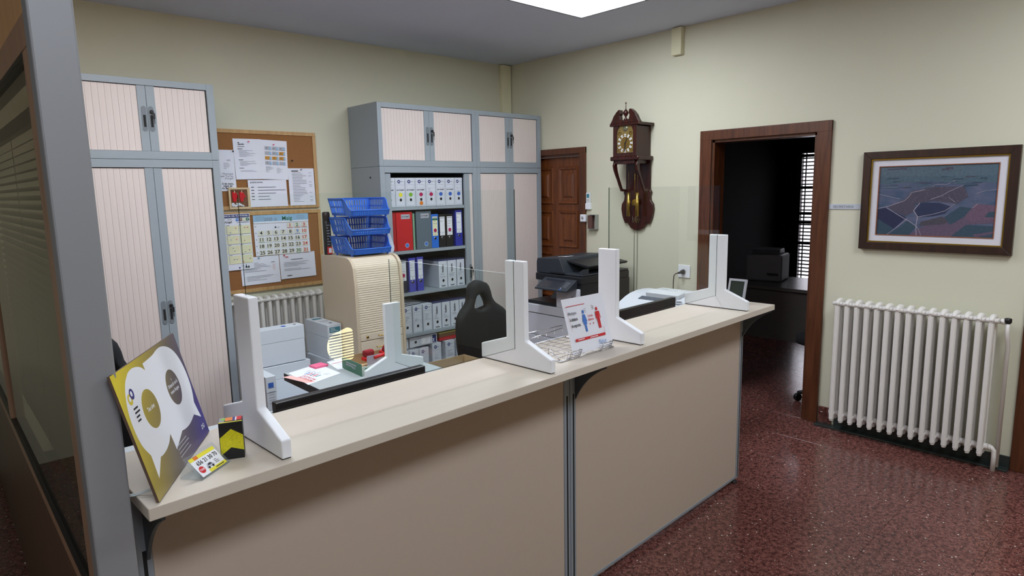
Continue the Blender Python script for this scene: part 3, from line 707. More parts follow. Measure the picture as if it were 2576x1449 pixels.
for q in range(5): d.ell(.012, h-.085-q*.05, .005, .006, 'lgrey', 10)
d.build(t)
t, d, W, h = sheet('notice', -2.800, -2.501, 1.001, 1.212, 'white sheet with a table, lower left under the May calendar', rot=-.01, y=-.0155, pin=(-.01, .095), pinc='teal')
d.lines(.03, .24, h-.035, .095, .0105, 'grey', .0022, .1); d.lines(.04, .26, .075, .03, .0105, 'grey', .0022, .1); d.rect(.235, h-.05, .262, h-.046, 'grey')
for k in range(4): d.rect(.245, h-.07-k*.012, .262, h-.067-k*.012, 'salmon')
d.build(t)
t, d, W, h = sheet('notice', -2.497, -2.203, 1.020, 1.218, 'white letter sheet, lower right under the May calendar', rot=-.012, y=-.0165, pin=(-.11, .088), pinc='red')
d.rect(.09, h-.05, .19, h-.046, 'grey'); d.lines(.03, .265, h-.068, .06, .0105, 'grey', .0022, .08); d.rect(.05, .02, .09, .026, 'black'); d.rect(.045, h-.028, .07, h-.022, 'red'); d.build(t)
bm = B(); lathe(bm, [(.0045, 0), (.0045, -.004), (.0025, -.006), (.0025, -.012), (.006, -.014), (.006, -.016)], 10, 0, (0, 0, 0), 'y'); o = part('push_pin', bm, INK['black'], None, (-2.34, -.0125, 1.94)); tag(o, 'single dark push pin stuck in bare cork above the price list', 'push pin')

# ---------------------------------------------------------------- radiators
def rad_section():
    bm = B()
    for (xa, xb) in ((-.062, -.006), (.006, .062)):
        pr_ = [(xa+.013, -.0145), (xb-.006, -.012), (xb, 0), (xb-.006, .012), (xa+.013, .0145), (xa+.004, .010), (xa, 0), (xa+.004, -.010)]
        prism(bm, pr_, 'z', .012, .79, bev=0.0)
        prism(bm, [(q[0]*.85+(xa+xb)/2*.15, q[1]*.75) for q in pr_], 'z', 0, .0121)
    tube(bm, [(-.058, 0, .80), (-.03, 0, .818), (0, 0, .822), (.03, 0, .818), (.058, 0, .80)], [.012, .016, .017, .016, .012], 10)
    tube(bm, [(-.05, 0, .05), (0, 0, .048), (.05, 0, .05)], .017, 10)
    tube(bm, [(0, -.031, .80), (0, .031, .80)], .016, 10); tube(bm, [(-.035, -.031, .805), (-.035, .031, .805)], .012, 8)
    tube(bm, [(0, -.031, .05), (0, .031, .05)], .018, 10)
    return mesh('section', bm, rad_m)
RS = rad_section()
r = thing('radiator', 'cream white column radiator on the right wall below the aerial picture', 'radiator', (-.095, -3.74, .09), 0)
for k in range(15): link('section', RS, r, (0, (.418-k*.0597), 0))
bm = B(); tube(bm, [(0, -.45, .80), (0, -.485, .80)], .012, 10); tube(bm, [(0, -.455, .80), (0, -.47, .80)], .018, 6); tube(bm, [(0, -.485, .79), (0, -.485, .74), (0, -.49, .70), (.03, -.49, .66), (.03, -.49, -.07)], .0115, 10); part('supply_pipe', bm, rad_m, r)
bm = B(); lathe(bm, [(.012, 0), (.018, .008), (.018, .028), (.013, .032)], 14, 0, (0, -.485, .79)); part('valve_knob', bm, black_m, r)
bm = B(); tube(bm, [(0, -.44, .05), (0, -.465, .05), (0, -.478, .035), (0, -.48, .0), (0, -.48, -.09)], .013, 10); tube(bm, [(0, -.45, .05), (0, -.462, .05)], .019, 6); part('return_pipe', bm, rad_m, r)
bm = B(); tube(bm, [(0, .43, .80), (0, .45, .80)], .014, 8); tube(bm, [(0, .45, .80), (0, .458, .79)], .008, 8); part('bleed_valve', bm, rad_m, r)
bm = B(); box(bm, .05, .092, .33, .35, .70, .73); box(bm, .05, .092, -.35, -.33, .70, .73); part('wall_bracket', bm, rad_m, r)
r2_ = thing('radiator', 'white column radiator on the back wall below the cork boards', 'radiator', (-2.6, -.105, .085), PI/2)
for k in range(13): link('section', RS, r2_, (0, -.364+k*.0597, 0))
bm = B(); box(bm, .05, .102, .25, .27, .70, .73); box(bm, .05, .102, -.27, -.25, .70, .73); part('wall_bracket', bm, rad_m, r2_)

# ================================================================ RIGHT WALL ITEMS
# aerial picture
yc, zc = (-3.39-4.1995)/2, 1.258
t = thing('aerial_picture', 'framed aerial photograph of a village among fields on the right wall', 'framed picture', (0, yc, zc)); HY, HZ = .405, .618
fr_m = wood('picture_frame_wood', (40, 24, 18), (62, 40, 30), .35)
def ringframe(name, i0, i1, x0, x1, m, bev=.002):
    O_ = [(-HY+i0, i0), (HY-i0, i0), (HY-i0, HZ-i0), (-HY+i0, HZ-i0)]; I_ = [(-HY+i1, i1), (HY-i1, i1), (HY-i1, HZ-i1), (-HY+i1, HZ-i1)]
    for k in range(4):                                     # four mitred rails
        bm = B(); prism(bm, [O_[k], O_[(k+1) % 4], I_[(k+1) % 4], I_[k]], 'x', x0, x1, bev=bev*.4); part(name, bm, m, t)
ringframe('frame', 0, .046, -.034, -.001, fr_m, .005)
ringframe('gilt_slip', .046, .054, -.026, -.001, M('gilt', (150, 122, 44), .35, metal=.8), .001)
ringframe('mat', .054, .092, -.016, -.001, M('mat_board', (214, 212, 220), .8), 0)
ringframe('inner_slip', .092, .097, -.019, -.001, M('bronze_slip', (140, 84, 58), .5), .0005)
bm = B(); box(bm, -.012, -.002, -HY+.096, HY-.096, .096, HZ-.096)
aer = bpy.data.materials.new('aerial_print'); aer.use_nodes = True; N = aer.node_tree.nodes; L = aer.node_tree.links
tc = N.new('ShaderNodeTexCoord'); mp = N.new('ShaderNodeMapping'); mp.inputs['Scale'].default_value = (1, 5, 11); L.new(tc.outputs['Object'], mp.inputs[0])
nz = N.new('ShaderNodeTexNoise'); nz.inputs['Scale'].default_value = 1.6; nz.inputs['Detail'].default_value = 8; L.new(mp.outputs[0], nz.inputs['Vector'])
cr = N.new('ShaderNodeValToRGB'); e = cr.color_ramp.elements; e[0].position = .35; e[0].color = C(66, 86, 112); e[1].position = .7; e[1].color = C(104, 106, 132)
L.new(nz.outputs['Fac'], cr.inputs[0]); L.new(cr.outputs[0], N['Principled BSDF'].inputs['Base Color']); N['Principled BSDF'].inputs['Roughness'].default_value = .25
pic = part('photo_print', bm, aer, t)
# fields and roads of the aerial view: u to the right (towards the viewer, -y), v up
PW, PH = 2*(HY-.096), HZ-.192
d = Dec((-.0122, HY-.096, .096), (0, -1, 0), (0, 0, 1), .0003)
for n_, c_ in (('f_dark', (52, 58, 92)), ('f_teal', (64, 88, 108)), ('f_mauve', (112, 96, 120)), ('f_olive', (88, 84, 98)), ('f_rose', (122, 98, 122)), ('road', (150, 144, 158)), ('f_navy', (54, 64, 98)), ('town', (92, 88, 108)), ('haze', (98, 122, 138)), ('haze2', (90, 114, 132))): INK[n_] = M('ink_'+n_, tuple(int(q*.86) for q in c_) if n_ != 'road' else c_, .3, var=.45, scale=70, stretch=(1, 1, 2.2))
def S(pts): return [(p[0]*PW, p[1]*PH) for p in pts]
d.poly(S([(0, .86), (1, .84), (1, 1), (0, 1)]), 'haze'); d.poly(S([(0, .74), (.5, .78), (1, .74), (1, .84), (0, .86)]), 'haze2')
d.poly(S([(0, .37), (.08, .40), (.27, .26), (.16, .09), (0, .24)]), 'f_dark'); d.poly(S([(0, 0), (0, .24), (.16, .09), (.12, 0)]), 'f_teal'); d.poly(S([(.12, 0), (.28, .21), (.37, .14), (.30, .0)]), 'f_teal')
d.poly(S([(.37, .27), (.34, .36), (.36, .47), (.55, .47), (.65, .42), (.60, .32), (.50, .28)]), 'f_navy')
d.poly(S([(.30, .0), (.38, .10), (.60, .27), (.64, .17), (.79, .30), (1, .36), (1, .2), (.78, .17), (.66, 0)]), 'f_mauve'); d.poly(S([(.38, .14), (.40, .20), (.58, .28), (.64, .22), (.60, .17)]), 'f_olive')
d.poly(S([(.60, .27), (.72, .42), (.82, .40), (.76, .28), (.66, .17), (.62, .22)]), 'f_teal'); d.poly(S([(.76, .28), (.84, .46), (1, .44), (1, .26), (.82, .2)]), 'f_rose')
d.poly(S([(.66, .0), (.78, .17), (1, .16), (1, 0)]), 'f_teal'); d.poly(S([(.84, .04), (1, .09), (1, .06), (.86, .0)]), 'f_mauve'); d.poly(S([(.92, .28), (1, .28), (1, .36), (.95, .35)]), 'f_teal')
d.poly(S([(.10, .42), (.24, .52), (.30, .64), (.52, .70), (.74, .70), (.78, .56), (.70, .46), (.5, .5), (.34, .46), (.33, .34), (.26, .28), (.12, .38)]), 'town')
for pts, w_ in (([(0, .385), (.10, .42), (.24, .50), (.28, .56), (.30, .62), (.42, .66)], .006), ([(.08, .40), (.20, .29), (.30, .20), (.37, .13)], .006), ([(.37, .0), (.36, .14), (.37, .27), (.33, .36), (.38, .47)], .008), ([(.41, .0), (.385, .09), (.36, .14)], .005),
                ([(.37, .27), (.50, .31), (.60, .36), (.68, .46)], .005), ([(.10, .0), (.18, .10), (.28, .24)], .005), ([(0, .60), (.12, .555), (.2, .53)], .004), ([(.47, .69), (.50, .73), (.60, .73), (.68, .80)], .004), ([(.47, .52), (.56, .57), (.62, .63), (.74, .72)], .005), ([(.82, .40), (.86, .46)], .005), ([(.62, .55), (.68, .48)], .004), ([(.84, .6), (.92, .64), (1, .65)], .004)):
    d.line(S(pts), w_*.62, 'road')
for k in range(46):                                        # strips of far fields
    x, y = random.uniform(0, .86), random.uniform(.66, .97); q = random.uniform(.05, .14)
    d.poly(S([(x, y), (x+q, y+random.uniform(-.01, .02)), (x+q*.9, y+.012+.02*random.random()), (x+.01, y+.02)]), random.choice(('haze', 'haze2', 'f_teal', 'town', 'haze', 'haze2'))); d.z -= .000034
d.z += .00008
for k in range(220):                                       # houses of the village
    x, y = random.gauss(.52, .15), random.gauss(.56, .07)
    if not (.14 < x < .95 and .34 < y < .74): continue
    q = random.uniform(.002, .007); d.poly([(x*PW, y*PH), (x*PW+q, y*PH+q*.2), (x*PW+q, y*PH+q*.2+.0018), (x*PW, y*PH+.0016)], random.choice(('road', 'town', 'f_dark', 'f_rose', 'f_olive', 'f_dark'))); d.z -= .000036
d.build(t)
# pendulum wall clock ------------------------------------------------------
t = thing('pendulum_clock', 'dark mahogany wall clock with brass dial and hanging brass weights', 'clock', (0, -1.61, 1.32))
# local: +y is away from the viewer, front is -x
cy0 = 0.0
def CB(name, x0, x1, y0, y1, z0, z1, m=clock_m, bev=.004, par=None):
    bm = B(); box(bm, x0, x1, y0, y1, z0, z1, bev=bev); return part(name, bm, m, par or t)
# back board (wavy outline)
out = [(.02, .0), (.06, .015), (.10, .062), (.125, .055), (.148, .10), (.16, .145), (.166, .18), (.160, .22), (.135, .255), (.130, .29), (.142, .32), (.130, .34)]
pts = [(y, z) for y, z in out]+[(-y-.0, z) for y, z in reversed(out)]
bm = B(); prism(bm, pts, 'x', -.03, -.001, bev=.004); part('back_board', bm, clock_m, t)
CB('trunk_back', -.02, -.001, -.125, .125, .33, .62)
CB('hood', -.19, -.001, -.115, .115, .615, .86)
CB('lower_moulding', -.215, -.001, -.145, .145, .582, .618, bev=.010)
CB('upper_moulding', -.215, -.001, -.150, .150, .862, .885, bev=.006)
# arched front with dial opening
bm = B(); arch = [(-.115, .62), (-.115, .862), (.115, .862), (.115, .62)]
inner = [(-.085, .645), (-.085, .80)]+[(q[0], q[1]) for q in arc(0, .80, .085, 180, 0, 14)][1:-1]+[(.085, .80), (.085, .645)]
box(bm, -.205, -.19, -.118, -.085, .618, .862); box(bm, -.205, -.19, .085, .118, .618, .862); box(bm, -.205, -.19, -.085, .085, .618, .645)
top = [(-.085, .80)]+arc(0, .80, .085, 180, 0, 14)[1:-1]+[(.085, .80), (.085, .895), (-.085, .895)]
prism(bm, top, 'x', -.205, -.19); part('door_frame', bm, clock_m, t)
# swan neck pediment
for s in (1, -1):
    bm = B(); pts = [(.148, .885), (.13, .91), (.112, .945), (.085, .975), (.060, .994), (.046, .990), (.042, .962), (.050, .945), (.044, .915), (.030, .908), (.0, .908), (.0, .885)]
    prism(bm, [(s*y, z) for y, z in pts], 'x', -.21, -.17, bev=.002); part('pediment', bm, clock_m, t)
bm = B(); lathe(bm, [(.014, .905), (.018, .915), (.008, .925), (.007, .935), (.018, .95), (.025, .965), (.018, .98), (.006, .992), (.0035, 1.0), (.0025, 1.035), (.006, 1.04), (.006, 1.046), (.002, 1.05)], 14, 0, (-.19, 0, 0)); part('finial', bm, clock_m, t)
# dial
bm = B(); pts = [(-.085, .645), (.085, .645), (.085, .80)]+arc(0, .80, .085, 0, 180, 14)[1:]
prism(bm, pts, 'x', -.1945, -.191); dial = part('dial', bm, M('dial_brass', (176, 152, 96), .35, metal=.7, var=.3, scale=60), t)
bm = B(); lathe(bm, [(.072, 0), (.072, -.001)], 32, 0, (-.1948, 0, .722), 'x'); part('chapter_disc', bm, M('chapter_gold', (166, 134, 66), .35, metal=.8), dial)
bm = B(); bmesh.ops.create_uvsphere(bm, u_segments=18, v_segments=10, radius=.026, matrix=Matrix.Translation((-.193, 0, .842)) @ Matrix.Scale(.4, 4, (1, 0, 0)))
for f in bm.faces: f.smooth = True
part('moon_disc', bm, M('moon_silver', (150, 150, 130), .3, metal=.8), dial)
cart = INK['white']
ROM = ('XII', 'I', 'II', 'III', 'IIII', 'V', 'VI', 'VII', 'VIII', 'IX', 'X', 'XI')
d = Dec((-.1985, 0, .722), (0, -1, 0), (0, 0, 1), .0002)
for k in range(12):
    an = k*PI/6; ux, uz = math.sin(an), math.cos(an); q = []
    bm = B()
    pts = [(-.010, -.011), (.010, -.011), (.007, 0), (.0105, .013), (-.0105, .013), (-.007, 0)]
    rp_ = [(-(ux*.062+(p[0]*uz+p[1]*ux)), .722+uz*.062+(-p[0]*ux+p[1]*uz)) for p in pts]
    prism(bm, rp_, 'x', -.1985, -.1955); part('numeral_plaque', bm, cart, dial)
    d.text(ROM[k], ux*.062-uz*0, uz*.062-.005, .010, 'navy', 'C', True, sx=.6)
d.build(dial, 'numerals')
bm = B(); box(bm, -.2025, -.2012, -.004, .004, .655, .722); bmesh.ops.create_icosphere(bm, subdivisions=2, radius=.006, matrix=Matrix.Translation((-.201, 0, .722))); part('clock_hand', bm, black_m, dial)
bm = B(); q = .40; prism(bm, [(.003, .722), (-.003, .722), (-.016, .745), (-.020, .775), (-.010, .748)], 'x', -.2012, -.200); part('clock_hand', bm, black_m, dial)
for (yy, zz) in ((-.06, .665), (.06, .665), (-.055, .80), (.055, .80)):
    bm = B()
    for k in range(7):
        an = k*.9; bmesh.ops.create_icosphere(bm, subdivisions=1, radius=.006-.0004*k, matrix=Matrix.Translation((-.196, yy+.012*math.cos(an), zz+.012*math.sin(an))))
    part('spandrel_ornament', bm, brass, dial)
bm = B(); prism(bm, inner, 'x', -.2035, -.2025); part('door_glass', bm, clock_glass, t)
# side brackets
for s in (1, -1):
    bm = B(); pts = [(-.19, .585), (-.205, .545), (-.196, .51), (-.175, .47), (-.150, .43), (-.125, .38), (-.095, .33), (-.03, .325), (-.03, .345), (-.085, .35), (-.11, .40), (-.135, .45), (-.155, .50), (-.165, .545), (-.15, .57), (-.10, .585)]
    prism(bm, pts, 'y', s*.115-.009, s*.115+.009, bev=.002); part('bracket', bm, clock_m, t)
CB('apron', -.20, -.02, -.10, .10, .555, .585)
for y_ in (.045, -.045):
    bm = B(); lathe(bm, [(.006, .118), (.0155, .12), (.0155, .318), (.006, .32)], 16, 0, (-.085, y_, 0)); wgt = part('weight', bm, brass, t)
    bm = B(); tube(bm, [(-.085, y_, .32), (-.085, y_, .56)], .0012, 6); part('chain', bm, brass, t)
bm = B(); tube(bm, [(-.06, 0, .24), (-.06, 0, .58)], .0025, 6); lathe(bm, [(.02, -.003), (.03, -.001), (.03, .001), (.02, .003)], 20, 0, (-.06, 0, .235), 'x'); part('pendulum', bm, brass, t)
bm = B()
for k in range(22):
    an = k*2.4; r_ = .006+.0016*k; bmesh.ops.create_icosphere(bm, subdivisions=1, radius=.005, matrix=Matrix.Translation((-.034, r_*math.cos(an), .085+.7*r_*math.sin(an))))
part('floral_ornament', bm, M('brass_dull', (150, 135, 100), .3, metal=.9), t)
for y_ in (.038, .006):
    bm = B(); tube(bm, [(-.04, y_, .12), (-.012, y_, -.02), (-.012, y_, -.55)], .0018, 6); part('pull_chain', bm, M('chain_grey', (96, 100, 96), .4, metal=.6), t)

# remote control in holder
t = thing('air_conditioner_remote', 'white air conditioner remote in its holder beside the brown door', 'remote control', (0, -1.057, 1.49))
bm = B(); box(bm, -.024, -.001, -.030, .030, .0, .055, bev=.003); part('holder', bm, INK['white'], t)
bm = B(); box(bm, -.020, -.003, -.025, .025, .006, .152, bev=.004); rm = part('handset', bm, M('remote_white', (222, 226, 226), .4), t)
d = Dec((-.0204, .025, 0), (0, -1, 0), (0, 0, 1)); d.rect(.01, .105, .04, .14, 'teal')
for i in range(3):
    for j in range(2): d.rect(.009+i*.012, .072+j*.012, .017+i*.012, .079+j*.012, 'lgrey')
d.build(rm)
t = thing('key_switch', 'small white key switch plate on the door casing edge', 'switch', (-.0205, -1.012, 1.378))
bm = B(); box(bm, -.022, 0, -.031, .031, 0, .066, bev=.003); part('plate', bm, INK['white'], t)
bm = B(); lathe(bm, [(.012, 0), (.012, -.006), (.006, -.007)], 16, 0, (-.022, 0, .036), 'x'); part('key_barrel', bm, chrome, t)
t = thing('wall_box', 'small open grey metal box with a brown insert right of the key switch', 'box', (0, -1.116, 1.312))
bm = B(); gm = M('box_grey', (150, 152, 146), .5)
box(bm, -.004, -.001, -.052, .052, 0, .132); box(bm, -.05, -.004, -.052, -.049, 0, .132); box(bm, -.05, -.004, -.049, .052, 0, .003); box(bm, -.05, -.004, -.049, .052, .129, .132); part('shell', bm, gm, t)
bm = B(); box(bm, -.042, -.004, -.005, .045, .006, .124, bev=.002); part('insert', bm, M('insert_brown', (98, 68, 60), .5), t)
# socket with plug
t = thing('wall_socket', 'white double wall socket with a black plug, beyond the acrylic screen', 'socket', (0, -2.07, .945))
bm = B(); box(bm, -.010, -.001, -.055, .055, 0, .105, bev=.004); part('plate', bm, INK['white'], t)
bm = B(); lathe(bm, [(.024, -.010), (.024, -.0105), (.02, -.0106)], 24, 0, (0, .0, .052), 'x'); part('recess', bm, M('socket_grey', (200, 202, 204), .5), t)
pl = thing('power_cord', 'black plug and cord hanging from the wall socket', 'power cord', (-.012, -2.065, .995))
bm = B(); tube(bm, [(0, 0, 0), (-.022, 0, 0), (-.035, .006, -.004), (-.05, .018, -.008)], [.019, .016, .010, .006], 12); part('plug', bm, black_m, pl)
bm = B(); tube(bm, [(-.05, .018, -.008), (-.06, .03, -.012), (-.055, .05, -.03), (-.05, .058, -.08), (-.05, .058, -.2), (-.05, .056, -.36), (-.06, .04, -.6)], .0035, 8); part('cord', bm, black_m, pl)
# door sign
t = thing('door_sign', 'narrow grey sign reading SECRETARIA between doorway and picture', 'sign', (0, -3.285, 1.511))
bm = B(); box(bm, -.006, -.001, -.115, .105, 0, .035, bev=.001); part('plate', bm, M('sign_grey', (192, 198, 208), .35), t)
d = Dec((-.0062, .105, 0), (0, -1, 0), (0, 0, 1)); d.text('SECRETARIA', .028, .010, .0155, 'grey', 'L', True, sx=1.1); d.build(t)
# ================================================================ COUNTER
ZC = 1.053
XL, XR, YF, YR = -1.8013, 1.2247, -.4667, -.0974
YP = -.2967
t = thing('reception_counter', 'long beige reception counter with grey aluminium posts', 'counter', cw(0, 0), CA)
bm = B(); box(bm, XL, XR, YF, YR, ZC-.0285, ZC, bev=.002); part('worktop', bm, counter_m, t)
posts = ((XL+.004, XL+.040), (-.304, -.268), (-.266, -.230), (XR-.036, XR-.002))
for a0, a1 in posts:
    bm = B(); box(bm, a0, a1, YP-.004, YP+.036, .03, ZC-.0295, bev=.005)
    p_ = part('post', bm, alu, t)
    bm = B(); box(bm, (a0+a1)/2-.004, (a0+a1)/2+.004, YP-.0046, YP-.0035, .04, ZC-.17); part('groove', bm, dark_m, p_)
    bm = B(); lathe(bm, [(.02, 0), (.02, .006), (.008, .010), (.008, .031)], 14, 0, ((a0+a1)/2, YP+.016, 0)); part('levelling_foot', bm, black_m, p_)
for a0, a1 in ((XL+.040, -.304), (-.230, XR-.036)):
    bm = B(); box(bm, a0, a1, YP, YP+.032, .045, ZC-.0295); part('front_panel', bm, panel_m, t)
    bm = B(); box(bm, a0, a1, YP-.002, YP+.034, .03, .046, bev=.002); part('bottom_rail', bm, alu, t)
brk = M('bracket_grey', (92, 104, 112), .5, metal=.3)
for x in (XL+.03, -.234, XR-.008):
    bm = B(); h0 = ZC-.0295
    pts = [(YP-.004, h0)]+[(YP-.155, h0), (YP-.155, h0-.012)]+[((1-q/8)**2*(YP-.155)+2*q/8*(1-q/8)*(YP-.055)+(q/8)**2*(YP-.004), h0-((1-q/8)**2*.012+2*q/8*(1-q/8)*.06+(q/8)**2*.165)) for q in range(1, 8)]+[(YP-.004, h0-.165)]
    prism(bm, pts, 'x', x-.004, x+.004); part('bracket', bm, brk, t)
# ---------------------------------------------------------------- acrylic screens and stands
SP = [(-.4432, .003), (-.4432, .049), (-.3184, .100), (-.3184, .382), (-.2265, .382), (-.2265, .100), (-.090, .058), (-.090, .003)]
def stand(name, label, loc, rz, flip=False):
    t = thing(name, label, 'screen stand', loc, rz, 'white acrylic screen stands')
    bm = B(); prism(bm, [(y+.2705, z) for y, z in SP], 'x', 0, .0254, bev=.0035); part('body', bm, white_pl, t)
    bm = B(); box(bm, .002, .0235, -.168, .176, 0, .003); part('rubber_pad', bm, black_m, t)
    if flip:
        bm = B(); box(bm, -.0003, .001, -.0012, .0012, .064, .381); part('slot', bm, dark_m, t)
    return t
SXS = (-1.5026, -.5383, .0072, .9469)
SL = ('large white screen stand nearest the viewer beside the yellow and black box', 'white screen stand in the middle of the counter, left of the wire tray', 'white screen stand right behind the distance notice', 'white screen stand at the right end of the counter')
for k, (x, l) in enumerate(zip(SXS, SL)): stand('screen_stand', l, cw(x, -.2705, ZC), CA, k in (1, 3))
def panel(name, label, loc, rz, L_, z0, z1):
    t = thing(name, label, 'acrylic screen', loc, rz, 'clear acrylic screens')
    bm = B(); box(bm, 0, L_, -.0025, .0025, z0, z1)
    for f in bm.faces:
        n = f.normal if f.normal.length else None
    bm.normal_update()
    for f in bm.faces: f.material_index = 0 if abs(f.normal.y) > .5 else (2 if f.normal.z > .5 else 1)
    part('sheet', bm, [acrylic, acr_edge, acr_edge_l], t)
panel('acrylic_screen', 'large clear acrylic screen between the two left counter stands', cw(-1.4875, -.2705, ZC), CA, .96, .064, .631)
panel('acrylic_screen', 'clear acrylic screen between the two right counter stands', cw(.0220, -.2705, ZC), CA, .94, .064, .631)
stand('screen_stand', 'small looking white screen stand on the desk behind the counter', (-2.785, -2.07, .73), -PI/2)
panel('acrylic_screen', 'clear acrylic screen running across the desk behind the counter', (-2.785, -2.08, .73), -PI/2, .98, .064, .610)

# ---------------------------------------------------------------- things on the counter
# tilted A3 poster on clear feet
A_ = Vector((-1.777, -.457, 0)); B_ = Vector((-1.551, -.113, 0)); dr = (B_-A_).normalized(); ang = math.atan2(dr.y, dr.x)
t = thing('tilted_poster', 'yellow and dark blue poster with white speech shapes leaning at the counter left end', 'poster', cw(A_.x, A_.y, ZC), CA+ang)
th = math.radians(13.5); PWd, PHt = .412, .285
upv = Vector((0, math.sin(th), math.cos(th)))
def PL(u, v, n=0.0): return Vector((u, 0, 0))+upv*v+Vector((0, -math.cos(th), math.sin(th)))*n
bm = B(); vs = [bm.verts.new(PL(u, v, n)) for n in (0, -.005) for (u, v) in ((0, .003), (PWd, .003), (PWd, PHt), (0, PHt))]
for q in ((0, 1, 2, 3), (7, 6, 5, 4), (0, 4, 5, 1), (1, 5, 6, 2), (2, 6, 7, 3), (3, 7, 4, 0)): bm.faces.new([vs[i] for i in q])
bmesh.ops.recalc_face_normals(bm, faces=bm.faces)
brd = part('board', bm, M('foam_board', (96, 76, 66), .7), t)
# printed gradient (part of the poster's own artwork)
gm = bpy.data.materials.new('poster_gradient'); gm.use_nodes = True; N = gm.node_tree.nodes; L = gm.node_tree.links
tc = N.new('ShaderNodeTexCoord'); sp = N.new('ShaderNodeSeparateXYZ'); L.new(tc.outputs['Object'], sp.inputs[0])
mu_ = N.new('ShaderNodeMath'); mu_.operation = 'MULTIPLY_ADD'; mu_.inputs[1].default_value = .70/PWd; mu_.inputs[2].default_value = .36; L.new(sp.outputs[0], mu_.inputs[0])
ad = N.new('ShaderNodeMath'); ad.operation = 'MULTIPLY_ADD'; ad.inputs[1].default_value = -.36/.277; L.new(sp.outputs[2], ad.inputs[0]); L.new(mu_.outputs[0], ad.inputs[2])
cr = N.new('ShaderNodeValToRGB'); e = cr.color_ramp.elements; e[0].position = .06; e[0].color = C(226, 206, 44); e[1].position = .95; e[1].color = C(56, 42, 130)
for ps, cc in ((.34, (168, 150, 66)), (.62, (110, 99, 92)), (.80, (80, 68, 100))): q = e.new(ps); q.color = C(*cc)
L.new(ad.outputs[0], cr.inputs[0]); L.new(cr.outputs[0], N['Principled BSDF'].inputs['Base Color']); N['Principled BSDF'].inputs['Roughness'].default_value = .3
d = Dec(PL(0, .003, .0004), (1, 0, 0), upv, .0002)
HH = PHt-.003
d.rect(0, 0, PWd, HH, gm)
BUB = [(0.071, 0.262), (0.085, 0.268), (0.109, 0.27), (0.135, 0.266), (0.156, 0.258), (0.169, 0.247), (0.168, 0.264), (0.236, 0.266), (0.266, 0.272), (0.3, 0.273), (0.336, 0.264), (0.366, 0.248), (0.387, 0.224), (0.398, 0.196), (0.403, 0.166), (0.399, 0.128), (0.38, 0.096), (0.392, 0.05), (0.35, 0.072), (0.309, 0.063), (0.272, 0.063), (0.243, 0.068), (0.176, 0.046), (0.172, 0.088), (0.152, 0.075), (0.127, 0.068), (0.1, 0.066), (0.083, 0.068), (0.04, 0.036), (0.043, 0.089), (0.023, 0.115), (0.016, 0.141), (0.014, 0.173), (0.02, 0.203), (0.036, 0.234), (0.054, 0.253)]
SHARP = {(.168, .264), (.169, .247), (.392, .05), (.350, .072), (.176, .046), (.172, .088), (.040, .036), (.043, .089), (.083, .068), (.243, .068), (.380, .096)}
for _ in range(2):
    nb = []
    for k, p_ in enumerate(BUB):
        if (round(p_[0], 4), round(p_[1], 4)) in SHARP: nb.append(p_); continue
        a_, b_ = BUB[k-1], BUB[(k+1) % len(BUB)]
        nb += [(p_[0]*.75+a_[0]*.25, p_[1]*.75+a_[1]*.25), (p_[0]*.75+b_[0]*.25, p_[1]*.75+b_[1]*.25)]
    BUB = nb
d.poly(BUB, 'white')
d.ell(.127, .168, .043, .045, gm, 32); d.ell(.290, .168, .043, .045, gm, 32)
d.text('Tinc dret', .127, .166, .010, 'white', 'C', True, sx=.8)
d.text('a', .290, .186, .008, 'white', 'C'); d.text("l'Atenció en la", .290, .172, .0095, 'white', 'C', True, sx=.9); d.text('meva llengua', .290, .157, .0095, 'white', 'C', True, sx=.9)
d.ell(.047, .216, .011, .012, 'mustard'); d.ell(.047, .217, .005, .006, 'white'); d.ell(.062, .224, .011, .012, 'indigo'); d.ell(.061, .225, .005, .006, 'white'); d.lines(.045, .085, .196, .166, .009, 'black', .004, 0)
for k in range(4): d.rect(.180, .022+k*.009, .262-.01*(k % 2), .0245+k*.009, 'lgrey')
d.text('DG', .378, .022, .012, 'white', 'C', True); d.build(brd)
bm = B()
for u in (.05, .36):
    for y_ in (-.004, .004): tube(bm, [tuple(PL(u+y_, .02, -.006)), tuple(PL(u+y_, .004, -.006)+Vector((0, .055, 0))), (u+y_, .10, .0022)], .0018, 6)
part('clear_foot', bm, M('clear_plastic', (220, 228, 230), .15, alpha=.75), t)
# card holder
ch = thing('card_holder', 'clear acrylic holder with a yellow and white taxi card on the counter', 'card holder', cw(-1.648, -.362, ZC), CA+.60)
ac2 = clear('acrylic_thin', (.93, .95, .96), 1.45, opac=.06)
bm = B()
for q in ([(-.026, .0005), (-.024, .0005), (.021, .047), (.019, .048)], [(-.024, .0005), (.030, .0005), (.030, .0025), (-.024, .0025)], [(.028, .0025), (.030, .0025), (.017, .034), (.0155, .0335)], [(-.030, .009), (-.0285, .008), (-.0255, .003), (-.027, .002)]):
    prism(bm, q, 'x', -.052, .052)
part('holder', bm, ac2, ch)
sv = Vector((0, .045, .0465)).normalized()
bm = B(); o0 = Vector((-.043, -.0225, .004)); nn = Vector((0, -sv.z, sv.y))
vs = [bm.verts.new(o0+Vector((u, 0, 0))+sv*v+nn*n) for n in (.0004, .0009) for (u, v) in ((0, 0), (.086, 0), (.086, .052), (0, .052))]
for q in ((3, 2, 1, 0), (4, 5, 6, 7), (0, 1, 5, 4), (1, 2, 6, 5), (2, 3, 7, 6), (3, 0, 4, 7)): bm.faces.new([vs[i] for i in q])
bmesh.ops.recalc_face_normals(bm, faces=bm.faces); cd = part('card', bm, INK['white'], ch)
